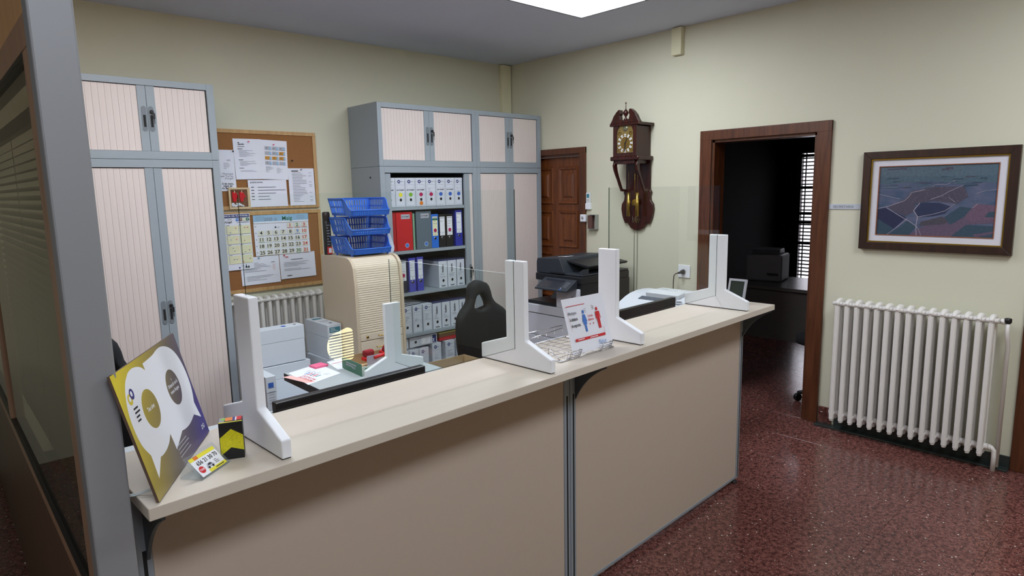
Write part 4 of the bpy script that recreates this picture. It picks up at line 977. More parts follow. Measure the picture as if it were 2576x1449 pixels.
d = Dec(o0+nn*.0010, (1, 0, 0), sv, .0001); d.rect(0, .043, .086, .052, 'yellow'); d.rect(.014, .043, .028, .052, 'orange'); d.rect(.028, 0, .086, .008, 'yellow'); d.text('656 21 30 70', .046, .028, .0105, 'black', 'C', True, sx=.9)
d.ell(.013, .016, .009, .009, 'red'); d.text('TAXI', .013, .014, .005, 'white', 'C', True); d.poly([(.028, .012), (.034, .022), (.046, .023), (.052, .016), (.053, .011)], 'lgrey'); d.poly([(.035, .017), (.037, .021), (.045, .021), (.048, .017)], 'black'); d.ell(.034, .0115, .003, .003, 'black', 10); d.ell(.047, .0115, .003, .003, 'black', 10); d.lines(.058, .08, .022, .012, .004, 'black', .0012, 0); d.rect(.05, .003, .078, .005, 'black'); d.build(cd)
# black and yellow packet
bx = thing('packet_box', 'small black box with a yellow house-shaped panel beside the left stand', 'box', cw(-1.568, -.318, ZC), CA-.42)
bm = B(); box(bm, -.0262, .0262, -.025, .015, .0, .092, bev=.0012); bb = part('box_body', bm, black_m, bx)
fl = M('foil_yellow', (222, 214, 40), .3, metal=.3, var=.25, scale=220)
d = Dec((-.0262, -.0254, 0), (1, 0, 0), (0, 0, 1)); d.poly([(.0005, .012), (.024, .030), (.052, .020), (.052, .058), (.026, .076), (.0005, .056)], fl); d.poly([(.0, .0), (.052, .0), (.052, .020), (.024, .030), (.0, .012)], 'black'); d.build(bb)
d = Dec((-.0266, .015, 0), (0, -1, 0), (0, 0, 1)); d.rect(0, .05, .039, .091, 'indigo'); d.rect(0, 0, .039, .05, 'lgrey'); d.build(bb)
d = Dec((-.0262, -.025, .0922), (1, 0, 0), (0, 1, 0)); d.rect(0, 0, .052, .006, fl); d.rect(0, .006, .012, .039, 'grey'); d.rect(.004, .02, .016, .035, 'green'); d.rect(.014, .012, .03, .037, 'orange'); d.rect(.03, .008, .036, .039, 'indigo'); d.rect(.036, .012, .051, .039, 'red'); d.rect(.036, .01, .039, .037, 'white'); d.build(bb)
# wire tray
wt = thing('wire_tray', 'chrome wire letter tray lying on the counter between the stands', 'wire tray', cw(-.235, -.255, ZC), CA-.03)
bm = B(); rr = .0013
for k in range(8): y = -.115+k*.036; tube(bm, [(-.165, y, .006), (.15, y, .006)], rr, 6)
for k in range(7): x = -.155+k*.05; tube(bm, [(x, -.118, .0035), (x, .145, .0035), (x, .15, .012), (x, .155, .05)], rr, 6)
tube(bm, [(-.165, .156, .052), (.15, .156, .052)], .002, 6)
part('grid', bm, chrome, wt)
bm = B(); tube(bm, [(-.165, -.12, .0035), (.15, -.12, .0035), (.15, .148, .0035), (-.165, .148, .0035)], .0022, 8, closed=True); part('rim', bm, chrome, wt)
bm = B(); tube(bm, [(-.165, -.06, .004), (-.165, -.06, .045), (-.160, -.115, .006)], .002, 6); tube(bm, [(-.165, .10, .004), (-.165, .10, .04), (.12, .13, .048)], .0024, 6); part('side_loop', bm, chrome, wt)
for x0 in (-.120, .065):
    bm = B()
    for k in range(4):
        z = .004+k*.0095; y = -.122-.003*k
        tube(bm, [(x0, y+.012, z), (x0, y, z), (x0+.062, y, z), (x0+.062, y+.012, z)], rr, 6)
    tube(bm, [(x0, -.120, .003), (x0+.002, -.134, .035), (x0+.060, -.134, .035), (x0+.062, -.120, .003)], rr, 6)
    part('front_lip', bm, chrome, wt)
# distance notice resting in the tray
A_ = Vector((-.320, -.361, 0)); B_ = Vector((-.075, -.372, 0))
nt_ = thing('distance_notice', 'white notice with a blue and a red figure about keeping two metres distance', 'notice', cw(A_.x, A_.y, ZC+.012), CA+math.atan2(-.010, .225)+.0)
th = math.radians(14); u_ = Vector((0, math.sin(th), math.cos(th))); W, h = .238, .212
bm = B(); n = 10; rows = []
for i in range(n+1):
    q = i/n; cv = .004*math.sin(q*PI)
    rows.append([bm.verts.new(Vector((W*q-.012*v, -cv*(1 if v == 0 else .6)+0, 0))+u_*(v*h)) for v in (0, 1)])
for i in range(n): f = bm.faces.new((rows[i][0], rows[i+1][0], rows[i+1][1], rows[i][1])); f.smooth = True
part('sheet', bm, paper_m, nt_)
d = Dec(Vector((0, -.0045, 0)), (1, 0, 0), u_+Vector((-.012/h, 0, 0)), .0003)
d.rect(.012, h-.030, .118, h-.028, 'red'); d.line([(.012, h-.03), (.020, h-.125)], .0006, 'red')
d.text('Mantingueu', .018, h-.062, .0125, 'grey', 'L', True, sx=.56); d.text('la distància', .020, h-.086, .0125, 'black', 'L', True, sx=.58); d.text('de seguretat.', .022, h-.110, .0125, 'black', 'L', True, sx=.58)
def fig(cx, cy, c_, skirt, k=.84):
    sc2 = lambda pp: [(cx+(x-cx)*k, cy+(y-cy)*k) for x, y in pp]
    d.ell(cx, cy+.058*k, .0068*k, .0088*k, c_)
    if skirt: d.poly(sc2([(cx-.008, cy+.046), (cx+.008, cy+.046), (cx+.016, cy+.012), (cx+.013, cy+.010), (cx+.010, cy+.014), (cx+.0125, cy+.0), (cx+.0065, cy+.0), (cx+.006, cy-.034), (cx-.006, cy-.034), (cx-.0065, cy), (cx-.0125, cy), (cx-.010, cy+.014), (cx-.013, cy+.010), (cx-.016, cy+.012)]), c_)
    else: d.poly(sc2([(cx-.014, cy+.046), (cx+.014, cy+.046), (cx+.017, cy+.012), (cx+.0125, cy+.010), (cx+.0095, cy+.030), (cx+.0085, cy-.034), (cx+.001, cy-.034), (cx, cy+.004), (cx-.001, cy-.034), (cx-.0085, cy-.034), (cx-.0095, cy+.030), (cx-.0125, cy+.010), (cx-.017, cy+.012)]), c_)
fig(.100, h-.108, 'dayblue', True); fig(.180, h-.106, 'red', False)
for k in (-1, 0, 1): d.line([(.107, h-.055+k*.004), (.118, h-.055+k*.0085)], .0014, 'grey'); d.line([(.165, h-.049+k*.004), (.153, h-.049+k*.0085)], .0014, 'taupe')
d.text('2 m de', .136, h-.083, .0095, 'red', 'C', True, sx=.8); d.text('distància', .136, h-.097, .0095, 'red', 'C', True, sx=.72)
d.poly([(.122, h-.110), (.128, h-.106), (.128, h-.114)], 'red'); d.poly([(.150, h-.110), (.144, h-.106), (.144, h-.114)], 'red')
d.rect(.026, h-.166, .200, h-.156, 'red'); d.lines(.04, .1, h-.159, h-.162, .01, 'white', .003, 0); d.rect(.11, h-.163, .155, h-.160, 'white')
d.text('/Salut', .150, h-.195, .018, 'sky', 'L', False, sx=.85); d.rect(.199, h-.16, .2, h-.13, 'red'); d.build(nt_)
# small silver framed display
t = thing('desk_display', 'small silver framed dark display standing at the counter right end', 'display', cw(1.150, -.285, ZC), CA-PI/2)
bm = B(); th = math.radians(16); uu = Vector((0, math.sin(th), math.cos(th))); nn = Vector((0, -math.cos(th), math.sin(th)))
def bar(u0, u1, v0, v1, n0, n1):
    vs = [bm.verts.new(Vector((u, -.012, .002))+uu*v+nn*n) for u in (u0, u1) for v in (v0, v1) for n in (n0, n1)]
    for q in ((0, 1, 3, 2), (4, 6, 7, 5), (0, 4, 5, 1), (2, 3, 7, 6), (0, 2, 6, 4), (1, 5, 7, 3)): bm.faces.new([vs[i] for i in q])
for q in ((-.05, .05, 0, .012), (-.05, .05, .118, .13), (-.05, -.039, .012, .118), (.039, .05, .012, .118)): bar(q[0], q[1], q[2], q[3], -.006, .006)
bmesh.ops.recalc_face_normals(bm, faces=bm.faces); part('frame', bm, M('silver_plastic', (150, 152, 158), .4), t)
bm = B(); bar(-.04, .04, .011, .119, -.004, .003); bmesh.ops.recalc_face_normals(bm, faces=bm.faces); part('screen', bm, M('dark_screen', (34, 42, 34), .6, spec=.2), t)
bm = B(); box(bm, -.02, .02, .0, .05, .0, .004); part('foot', bm, M('silver_plastic', (190, 192, 198), .35), t)
# ================================================================ BEHIND THE COUNTER
desk_m = M('desk_grey', (178, 184, 188), .4, var=.02)
edge_m = M('desk_edge', (66, 66, 74), .5)
leg_m = M('desk_leg', (110, 116, 122), .45, metal=.4)
dk1 = thing('corner_desk', 'grey L-shaped desk with dark edges behind the left half of the counter', 'desk', (-3.2, -2.5, 0))
def desktop(par, x0, x1, y0, y1, nm):
    bm = B(); box(bm, x0+.003, x1-.003, y0+.003, y1-.003, .69, .73, bev=.001); o_ = part(nm, bm, desk_m, par)
    bm = B()
    for q in ((x0, x1, y0, y0+.003), (x0, x1, y1-.003, y1), (x0, x0+.003, y0+.003, y1-.003), (x1-.003, x1, y0+.003, y1-.003)): box(bm, q[0], q[1], q[2], q[3], .690, .729)
    part('edge_band', bm, edge_m, o_)
desktop(dk1, -.90, .66, -.48, .31, 'main_top'); desktop(dk1, 0.0, .66, .311, .86, 'return_top')
for x, y in ((-.85, -.43), (-.85, .26), (.60, -.43), (.60, .80), (.34, .80)):
    bm = B(); tube(bm, [(x, y, .0), (x, y, .69)], .025, 12); part('leg', bm, leg_m, dk1)
dk2 = thing('straight_desk', 'grey desk behind the right half of the counter carrying the second monitor', 'desk', (-1.75, -2.62, 0))
desktop(dk2, -.55, .62, -.30, .30, 'desktop')
for x, y in ((-.5, -.25), (-.5, .25), (.57, -.25), (.57, .25)):
    bm = B(); tube(bm, [(x, y, 0), (x, y, .69)], .025, 12); part('leg', bm, leg_m, dk2)
mon_m = M('monitor_shell', (30, 30, 34), .35)
def monitor(label, xc, yc, ztop, wd=.59):
    x_, y_, _ = cw(xc, yc)
    t = thing('computer_monitor', label, 'monitor', (x_, y_, .731), CA, 'monitors facing away behind the counter'); h = ztop-.731
    bm = B(); box(bm, -wd/2, wd/2, -.012, .020, .018, h, bev=.004); part('shell', bm, mon_m, t)
    bm = B(); box(bm, -wd/2+.012, wd/2-.012, .0201, .0212, .030, h-.012); part('screen', bm, M('screen_off', (14, 16, 22), .15), t)
    bm = B(); box(bm, -.16, .16, -.034, -.012, h-.24, h-.06, bev=.008); part('back_cover', bm, mon_m, t)
    bm = B(); box(bm, -.035, .035, -.045, -.034, .01, h-.15, bev=.002); part('neck', bm, mon_m, t)
    bm = B(); box(bm, -.12, .12, -.10, .09, 0, .012, bev=.004); part('base', bm, mon_m, t)
monitor('black monitor seen from behind, its top edge behind the left part of the counter', -.997, .060, 1.030)
monitor('black monitor seen from behind, its top edge behind the right part of the counter', .907, .126, 1.034)
# things on the corner desk
def flat(name, pts, z, label, m=paper_m, hh=.0012):
    bm = B(); cx = sum(p[0] for p in pts)/4; cy = sum(p[1] for p in pts)/4
    prism(bm, [(p[0]-cx, p[1]-cy) for p in pts], 'z', 0, hh); t = thing(name, label, 'paper', (cx, cy, z)); part('sheet', bm, m, t); return t, cx, cy
t, cx, cy = flat('printed_sheet', [(-3.204, -1.945), (-2.985, -1.87), (-2.985, -1.60), (-3.185, -1.665)], .7305, 'white printed sheet with red lettering and small bars at the desk corner')
d = Dec((-3.19-cx, -1.93-cy, .0012), (.95, .31, 0), (-.31, .95, 0), .0003)
d.poly([(.0, .02), (.04, .0), (.06, .2), (.02, .22)], 'salmon')
d.text('MESURES DE', .045, .02, .018, 'red', 'L', True, rot=1.35, sx=.9); d.text('PROTECCIO', .070, .02, .018, 'red', 'L', True, rot=1.35, sx=.9)
for k in range(5): d.rect(.10+k*.002, .06+k*.022, .14+k*.002, .068+k*.022, ('teal', 'red', 'navy', 'red', 'dayblue')[k])
d.lines(.15, .19, .22, .04, .018, 'grey', .003); d.build(t)
t, cx, cy = flat('sticky_notes', [(-3.045, -1.70), (-2.965, -1.69), (-2.975, -1.62), (-3.05, -1.63)], .732, 'pad of pink sticky notes on the printed sheet', INK['pink'], .010)
t, cx, cy = flat('printed_sheet', [(-2.965, -1.80), (-2.80, -1.80), (-2.77, -1.60), (-2.93, -1.60)], .7302, 'second white sheet with a red line behind the green card box'); d = Dec((-2.94-cx, -1.70-cy, .0012), (1, .1, 0), (-.1, 1, 0), .0003); d.rect(.01, .03, .12, .037, 'red'); d.lines(.02, .12, .0, -.06, .015, 'lgrey', .003); d.build(t)
# green box lid holding stamps
gb = thing('stationery_box', 'open green and white card box holding stamps and pens on the desk', 'box', (-2.80, -1.905, .7302), -.05)
bm = B(); W2, D2_, hb = .135, .115, .065; gcard = M('green_card', (72, 122, 100), .6)
box(bm, -W2, -W2+.003, -D2_, D2_, 0, hb); part('side_wall', bm, gcard, gb)
for q in ((W2-.003, W2, -D2_, D2_), (-W2+.003, W2-.003, D2_-.003, D2_)):
    bm = B(); box(bm, q[0], q[1], q[2], q[3], 0, hb); part('side_wall', bm, carton, gb)
bm = B(); box(bm, -W2+.003, W2-.003, -D2_, -D2_+.003, 0, hb*.8); part('front_wall', bm, M('pale_card', (206, 216, 206), .6), gb)
bm = B(); box(bm, -W2+.003, W2-.003, -D2_+.003, D2_-.003, 0, .002); part('bottom', bm, carton, gb)
d = Dec((-W2-.0002, D2_, 0), (0, -1, 0), (0, 0, 1)); d.lines(.05, .2, hb*.75, .02, .012, 'lgrey', .006, .1); d.text('eco', .12, .024, .02, 'lgrey', 'L', True); d.build(gb)
d = Dec((-W2, -D2_-.0002, 0), (1, 0, 0), (0, 0, 1)); d.rect(.02, .012, .12, .042, 'dgreen'); d.build(gb)
def stamp(label, x, y, z, rz, rx, rgb=(206, 34, 40)):
    t = thing('rubber_stamp', label, 'stamp', (x, y, z), rz, 'stamps in the green card box'); t.rotation_euler = (rx, 0, rz)
    bm = B(); box(bm, -.035, .035, -.022, .022, 0, .022, bev=.006); part('base', bm, M('stamp_red', rgb, .3), t)
    bm = B(); box(bm, -.032, .032, -.019, .019, .022, .06, bev=.012); part('handle', bm, M('stamp_dark', (150, 40, 50), .25), t)
stamp('red self-inking stamp standing upright in the green box, left one', -2.80, -1.845, .762, .1, 0)
stamp('red self-inking stamp tilted on its side in the green box, right one', -2.71, -1.86, .785, .6, .5)
t = thing('pen', 'red marker pen lying across the green card box', 'pen', (-2.77, -1.945, .800)); bm = B(); tube(bm, [(-.05, -.0, -.002), (.03, .012, .004)], .009, 10); part('barrel', bm, INK['red'], t); bm = B(); tube(bm, [(.03, .012, .004), (.065, .017, .006)], .009, 10); part('cap', bm, black_m, t)
bm = B(); box(bm, -.05, .05, -.001, .001, 0, .065); o = part('note_card', bm, M('lilac_card', (196, 198, 226), .7), None, (-2.80, -1.915, .740)); tag(o, 'pale lilac card standing in the green box', 'card')
t = thing('small_carton', 'lime green and white flat packet beside the desk stand', 'packet', (-2.86, -2.055, .7302), .1); bm = B(); box(bm, -.06, .05, -.035, .035, 0, .028, bev=.001); part('body', bm, INK['white'], t); d = Dec((-.06, -.035, .028), (1, 0, 0), (0, 1, 0)); d.poly([(.0, .0), (.05, .0), (.09, .05), (.04, .05)], 'lime'); d.ell(.07, .04, .02, .012, 'black'); d.build(t)
# open cardboard carton
t = thing('open_carton', 'open tan cardboard carton behind the counter below the shelves', 'carton', (-2.34, -2.03, .265), .0)
bm = B(); 
for q in ((-.17, .17, -.13, -.127), (-.17, .17, .127, .13), (-.17, -.167, -.127, .127), (.167, .17, -.127, .127)): box(bm, q[0], q[1], q[2], q[3], 0, .42)
box(bm, -.167, .167, -.127, .127, 0, .003); part('shell', bm, carton, t)
t = thing('low_stool', 'low grey pedestal under the cardboard carton', 'pedestal', (-2.34, -2.03, 0)); bm = B(); box(bm, -.19, .19, -.16, .16, .02, .263, bev=.003); part('body', bm, desk_m, t); bm = B(); box(bm, -.18, .18, -.15, .15, 0, .02); part('plinth', bm, black_m, t)

# ---------------------------------------------------------------- copier
cp = thing('copier', 'large charcoal and white photocopier standing before the brown door', 'copier', (-.40, -1.33, 0))
# local: front is -x; y + is left in the picture
FX = -.34
def K(nm, x0, x1, y0, y1, z0, z1, m, bev=.006, par=None):
    bm = B(); box(bm, x0, x1, y0, y1, z0, z1, bev=bev); return part(nm, bm, m, par or cp)
K('plinth', FX+.03, .28, -.27, .31, 0, .06, cop_black)
for k in range(3):
    dr_ = K('paper_drawer', FX-.005, .29, -.28, .34, .065+k*.19, .065+k*.19+.186, cop_white, .006)
K('deck', FX-.01, .29, -.28, .34, .637, .712, cop_white, .006)
K('output_tray', FX+.0, .28, -.02, .335, .712, .742, cop_black, .004)
bm = B(); prism(bm, [(FX+.18, .742), (.28, .742), (.28, .86), (FX+.26, .82)], 'y', -.02, .24); part('inner_ramp', bm, cop_dark, cp)
K('tower', FX+.004, .28, -.27, -.005, .712, .925, cop_black, .004)
K('front_cover', FX-.008, FX+.01, -.262, -.008, .712, .885, cop_white, .004)
d = Dec((FX-.0085, -.008, .712), (0, -1, 0), (0, 0, 1)); d.rect(.17, .09, .19, .11, 'grey'); d.build(cp)
K('scanner_body', FX-.005, .28, -.275, .235, .925, .985, cop_black, .008)
K('rear_column', .10, .285, -.275, .235, .742, .925, cop_black, .004)
# control panel, tilted
bm = B(); prism(bm, [(FX-.135, .872), (FX-.135, .885), (FX-.01, .958), (FX+.0, .958), (FX+.0, .90), (FX-.02, .885)], 'y', -.235, .115, bev=.003); pn = part('control_panel', bm, cop_dark, cp)
ev = Vector((.125, 0, .073)).normalized()
d = Dec((FX-.135, .115, .885), (0, -1, 0), ev, .0006); scr = M('touch_screen', (34, 36, 46), .12); d.rect(.035, .018, .245, .128, scr)
for i in range(3):
    for j in range(4): d.rect(.275+i*.016, .045+j*.018, .283+i*.016, .050+j*.018, 'lgrey')
d.rect(.262, .006, .285, .014, 'blue'); d.ell(.27, .028, .004, .004, 'white', 8); d.rect(.005, .006, .02, .010, 'lgrey'); d.build(pn)
# document feeder
bm = B(); pts = [(.235, .987), (.235, 1.075), (.225, 1.108), (-.02, 1.118), (-.03, 1.112), (-.085, .995), (-.085, .987)]
prism(bm, pts, 'x', FX+.01, .25, bev=.006); part('feeder_head', bm, cop_dark, cp)
K('feeder_lid', FX+.01, .27, -.275, -.084, .987, 1.000, cop_dark, .004)
bm = B(); prism(bm, [(-.03, 1.085), (-.26, 1.045), (-.275, 1.060), (-.27, 1.065), (-.03, 1.098)], 'x', FX+.09, .26, bev=.003); part('feeder_tray', bm, cop_black, cp)
bm = B(); prism(bm, [(-.20, 1.0), (-.275, 1.0), (-.275, 1.045)], 'x', FX+.02, FX+.09); part('tray_side', bm, cop_dark, cp)
d = Dec((FX+.08, .18, 1.1135), (0, -1, .04), (1, 0, 0), .0008)
for q in ((.10, .02, .13, .045), (.105, .06, .125, .075), (.14, .03, .175, .10), (.15, .105, .19, .13)): d.rect(q[0], q[1], q[2], q[3], 'white')
d.build(cp)
K('lid_grip', FX+.0, FX+.012, -.09, .07, .993, 1.006, cop_black, .002)
# ---------------------------------------------------------------- laser printer on small cabinet
pc = thing('printer_stand', 'low grey cabinet carrying the light grey printer by the wall socket', 'cabinet', (-.80, -2.45, 0))
bm = B(); box(bm, -.26, .24, -.27, .30, .02, .70, bev=.003); part('body', bm, desk_m, pc); bm = B(); box(bm, -.25, .23, -.26, .29, 0, .02); part('plinth', bm, black_m, pc)
pr = thing('laser_printer', 'light grey laser printer with a round black button behind the right screen', 'printer', (-.82, -2.43, .7005))
pgrey = M('printer_grey', (206, 210, 218), .4, var=.01)
prof = [(-.24, .0), (-.24, .135), (-.225, .16), (-.17, .195), (-.11, .222), (-.05, .240), (.02, .250), (.10, .252), (.18, .246), (.20, .23), (.20, .0)]
bm = B(); prism(bm, prof, 'y', -.24, .25, bev=.004); part('body', bm, pgrey, pr)
bm = B(); prism(bm, [(-.07, .226), (-.075, .262), (.0, .272), (.13, .270), (.13, .24)], 'y', -.16, .10, bev=.003); part('raised_lid', bm, M('printer_lid', (214, 217, 222), .4), pr)
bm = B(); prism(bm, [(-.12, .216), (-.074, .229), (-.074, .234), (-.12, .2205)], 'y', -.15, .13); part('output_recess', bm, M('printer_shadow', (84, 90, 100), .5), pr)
bm = B(); lathe(bm, [(.03, .0), (.03, .006), (.024, .008)], 24, 0, (-.105, -.185, .220)); part('button_ring', bm, cop_white, pr)
bm = B(); lathe(bm, [(.024, .0075), (.020, .009)], 24, 0, (-.105, -.185, .220)); part('power_button', bm, black_m, pr)
d = Dec((.03, .06, .2718), (0, -1, 0), (1, 0, 0), .0005); d.rect(.0, .02, .055, .032, 'grey'); d.build(pr)
# ---------------------------------------------------------------- roll-front cabinet
rx0, rx1, ry0, ry1, rh = -2.370, -1.968, -.952, -.466, 1.232
rc = thing('roll_front_cabinet', 'beech cabinet with rounded top and roll-down slatted front, carrying blue trays', 'cabinet', ((rx0+rx1)/2, (ry0+ry1)/2, 0)); cx, cy = (rx0+rx1)/2, (ry0+ry1)/2
prof = [(ry1-cy, .02), (ry1-cy, rh)]+[(q[0]-cy, q[1]) for q in arc(ry0+.115, rh-.10, .10, 90, 165, 8)]+[(ry0+.005-cy, rh-.20), (ry0-cy, .70), (ry0-cy, .02)]
for xa in (rx0-cx, rx1-cx-.024):
    bm = B(); prism(bm, prof, 'x', xa, xa+.024, bev=.003); part('side_panel', bm, beech, rc)
bm = B(); box(bm, rx0-cx+.024, rx1-cx-.024, ry0-cy+.11, ry1-cy, rh-.022, rh-.001, bev=.001); part('top_panel', bm, beech, rc)
bm = B(); box(bm, rx0-cx+.024, rx1-cx-.024, ry1-cy-.01, ry1-cy, .02, rh-.022); part('back_panel', bm, beech, rc)
path = [(q[0]-cy+.012, q[1]-.010) for q in arc(ry0+.115, rh-.10, .10, 88, 165, 10)]+[(ry0+.017-cy, rh-.20), (ry0+.014-cy, .69)]
# sample the path into slats
def sample(path, step):
    out = [path[0]]; acc = 0
    for (a0, b0), (a1, b1) in zip(path[:-1], path[1:]):
        L_ = math.hypot(a1-a0, b1-b0); t_ = step-acc
        while t_ <= L_: out.append((a0+(a1-a0)*t_/L_, b0+(b1-b0)*t_/L_)); t_ += step
        acc = L_-(t_-step)
    return out
sp_ = sample(path, .0160); sw = (rx1-rx0)/2-.026
bm = B(); prism(bm, [(-.003, -.0078), (-.0004, -.0074), (.0010, -.0050), (.0014, 0), (.0010, .0050), (-.0004, .0074), (-.003, .0078)], 'x', -sw, sw); rs = mesh('slat', bm, beech2)
for (y0_, z0_), (y1_, z1_) in zip(sp_[:-1], sp_[1:]):
    an = math.atan2(z1_-z0_, y1_-y0_)      # direction along the path
    link('slat', rs, rc, (0, (y0_+y1_)/2, (z0_+z1_)/2), (an-PI/2 if False else an+PI/2+PI, 0, 0))
bm = B(); box(bm, -sw, sw, ry0-cy+.03, ry0-cy+.034, .69, rh-.12); part('inner_void', bm, dark_m, rc)
bm = B(); box(bm, -sw, sw, ry0-cy+.006, ry0-cy+.024, .638, .688, bev=.002); pb = part('pull_bar', bm, beech2, rc)
bm = B(); lathe(bm, [(.009, 0), (.009, -.006), (.006, -.008)], 14, 0, (-.12, ry0-cy+.006, .664), 'y'); part('lock', bm, brass, pb)
bm = B(); tube(bm, [(-.03, ry0-cy+.006, .664), (-.03, ry0-cy-.012, .664), (.05, ry0-cy-.012, .664), (.05, ry0-cy+.006, .664)], .0035, 8); part('handle', bm, brass, pb)
for z0_, z1_ in ((.34, .633), (.04, .335)):
    bm = B(); box(bm, -sw, sw, ry0-cy+.004, ry0-cy+.022, z0_, z1_, bev=.002); dw = part('drawer_front', bm, beech2, rc)
    bm = B(); tube(bm, [(-.05, ry0-cy+.004, z1_-.05), (-.05, ry0-cy-.014, z1_-.05), (.05, ry0-cy-.014, z1_-.05), (.05, ry0-cy+.004, z1_-.05)], .0035, 8); part('handle', bm, brass, dw)
# blue stacking trays
def tray(label, z, x=-2.160, y=-.715):
    t = thing('letter_tray', label, 'tray', (x, y, z), 0, 'stacked blue trays on the beech cabinet')
    hx, hy, h, fl_ = .162, .152, .120, .020
    def pt_(sx, sy, q): return (sx*(hx-fl_*.6+fl_*q), sy*(hy-fl_*.6+fl_*q), .014+q*h)
    def wall(p0, p1, q0, q1, nm, bars, thick=.003, par=None):
        # slotted wall between two lower corners p0,p1 (sx,sy) over heights q0..q1
        bm = B()
        def bar_(a, b_, ra, rb):
            A0 = Vector(pt_(*p0, ra)).lerp(Vector(pt_(*p1, ra)), a); A1 = Vector(pt_(*p0, ra)).lerp(Vector(pt_(*p1, ra)), b_)
            B0 = Vector(pt_(*p0, rb)).lerp(Vector(pt_(*p1, rb)), a); B1 = Vector(pt_(*p0, rb)).lerp(Vector(pt_(*p1, rb)), b_)
            n = (A1-A0).cross(B0-A0).normalized()*thick
            vs = [bm.verts.new(v) for v in (A0, A1, B1, B0, A0+n, A1+n, B1+n, B0+n)]
            for q in ((0, 1, 2, 3), (7, 6, 5, 4), (0, 4, 5, 1), (1, 5, 6, 2), (2, 6, 7, 3), (3, 7, 4, 0)): bm.faces.new([vs[i] for i in q])
        bar_(0, 1, q0, q0+.16); bar_(0, 1, q1-.12, q1)
        if q1-q0 > .7: bar_(0, 1, (q0+q1)/2-.03, (q0+q1)/2+.05)
        bar_(0, .06, q0, q1); bar_(.94, 1, q0, q1)
        for k in range(bars): a = .06+.88*(k+.5)/bars; bar_(a-.018, a+.018, q0, q1)
        bmesh.ops.recalc_face_normals(bm, faces=bm.faces)
        return part(nm, bm, blue_pl, t)
    wall((-1, 1), (-1, -.35), 0, 1, 'side_wall', 8); wall((1, -.35), (1, 1), 0, 1, 'side_wall', 8); wall((1, 1), (-1, 1), 0, 1, 'back_wall', 14); wall((-1, -1), (1, -1), 0, .30, 'front_lip', 16)
    for s in (-1, 1):
        # solid scooped front corners
        bm = B(); ys = [-.35, -.45, -.55, -.66, -.78, -.9, -1.0]; qs = [1.0, .97, .86, .66, .46, .34, .30]
        prev = None
        for yy, q in zip(ys, qs):
            cur = [Vector(pt_(s, yy, 0)), Vector(pt_(s, yy, q))]
            cur = [bm.verts.new(v+Vector((o_, 0, 0))) for o_ in (0, -s*.004) for v in cur]
            if prev:
                for q_ in ((0, 1), (1, 3), (3, 2), (2, 0)): bm.faces.new((prev[q_[0]], prev[q_[1]], cur[q_[1]], cur[q_[0]]))
            prev = cur
        bmesh.ops.recalc_face_normals(bm, faces=bm.faces); part('scoop_side', bm, blue_pl, t)
    bm = B(); rim = []
    for yy, q in zip([1.0, -.35, -.45, -.55, -.66, -.78, -.9, -1.0], [1.0, 1.0, .97, .86, .66, .46, .34, .30]): rim.append(pt_(-1, yy, q))
    rim2 = [(-p[0], p[1], p[2]) for p in reversed(rim)]
    tube(bm, rim+rim2, .0045, 8, closed=True); part('rim', bm, blue_pl, t)
    bm = B(); box(bm, -hx+.016, hx-.016, -hy+.016, hy-.016, .012, .016)
    part('floor_plate', bm, blue_pl, t)
    for sx in (-1, 1):
        for sy in (-.8, .85):
            bm = B(); box(bm, sx*(hx-.016)-.004, sx*(hx-.016)+.004, sy*(hy-.02)-.008, sy*(hy-.02)+.008, 0, .016); part('foot', bm, blue_pl, t)
    return t
tray('lowest blue slotted letter tray of the stack on the beech cabinet', rh)
tray('middle blue slotted letter tray holding papers', rh+.138)
tray('topmost blue slotted letter tray of the stack', rh+.276)
t = thing('paper_stack', 'small pile of coloured papers in the middle blue tray', 'papers', (-2.155, -.72, rh+.138+.0165))
for k in range(8):
    bm = B(); a_ = random.uniform(-.06, .06); prism(bm, [(-.13*math.cos(a_), -.11+.12*math.sin(a_)), (.13*math.cos(a_), -.11-.1*math.sin(a_)), (.13, .1), (-.13, .1)], 'z', k*.0036, k*.0036+.003); part('sheet', bm, (paper_m, INK['salmon'], paper_m, INK['brown'], paper_m, INK['orange'], INK['taupe'], paper_m)[k], t)
bm = B(); n = 8; rows = []
for i in range(n+1):
    q = i/n; rows.append([bm.verts.new((.05*math.sin(q*1.2)-.06*v, -.02+.03*v, .25*v*(1-.25*q**3)) if False else (0, -.12+.24*q, (.26*(1-.45*q*q) if v else 0)) ) for v in (0, 1)])
bm.free()
bm = B()
pts = [(0, 0), (.035, 0), (.048, .018), (.050, .045), (.024, .13), (.002, .19)]
prism(bm, pts, 'y', -.0008, .0008); o = part('plastic_folder', bm, M('translucent_white', (206, 212, 228), .5), None, (-1.990, -.80, rh+.001)); tag(o, 'white translucent folder standing against the right side of the blue trays', 'folder')
t = thing('aerosol_can', 'dark aerosol can standing left of the blue trays', 'can', (-2.334, -.515, rh))
bm = B(); lathe(bm, [(.027, 0), (.029, .004), (.029, .245), (.024, .26)], 20); part('can_body', bm, M('can_dark', (52, 52, 56), .3, metal=.3), t)
bm = B(); lathe(bm, [(.028, .246), (.028, .305), (.022, .315)], 18); part('cap', bm, M('can_cap', (52, 40, 38), .35), t)
d = Dec((-.02, -.0296, 0), (1, 0, 0), (0, 0, 1)); d.rect(.0, .005, .04, .06, 'red'); d.rect(.012, .015, .035, .05, 'white'); d.lines(.004, .036, .22, .08, .02, 'lgrey', .004); d.build(t)

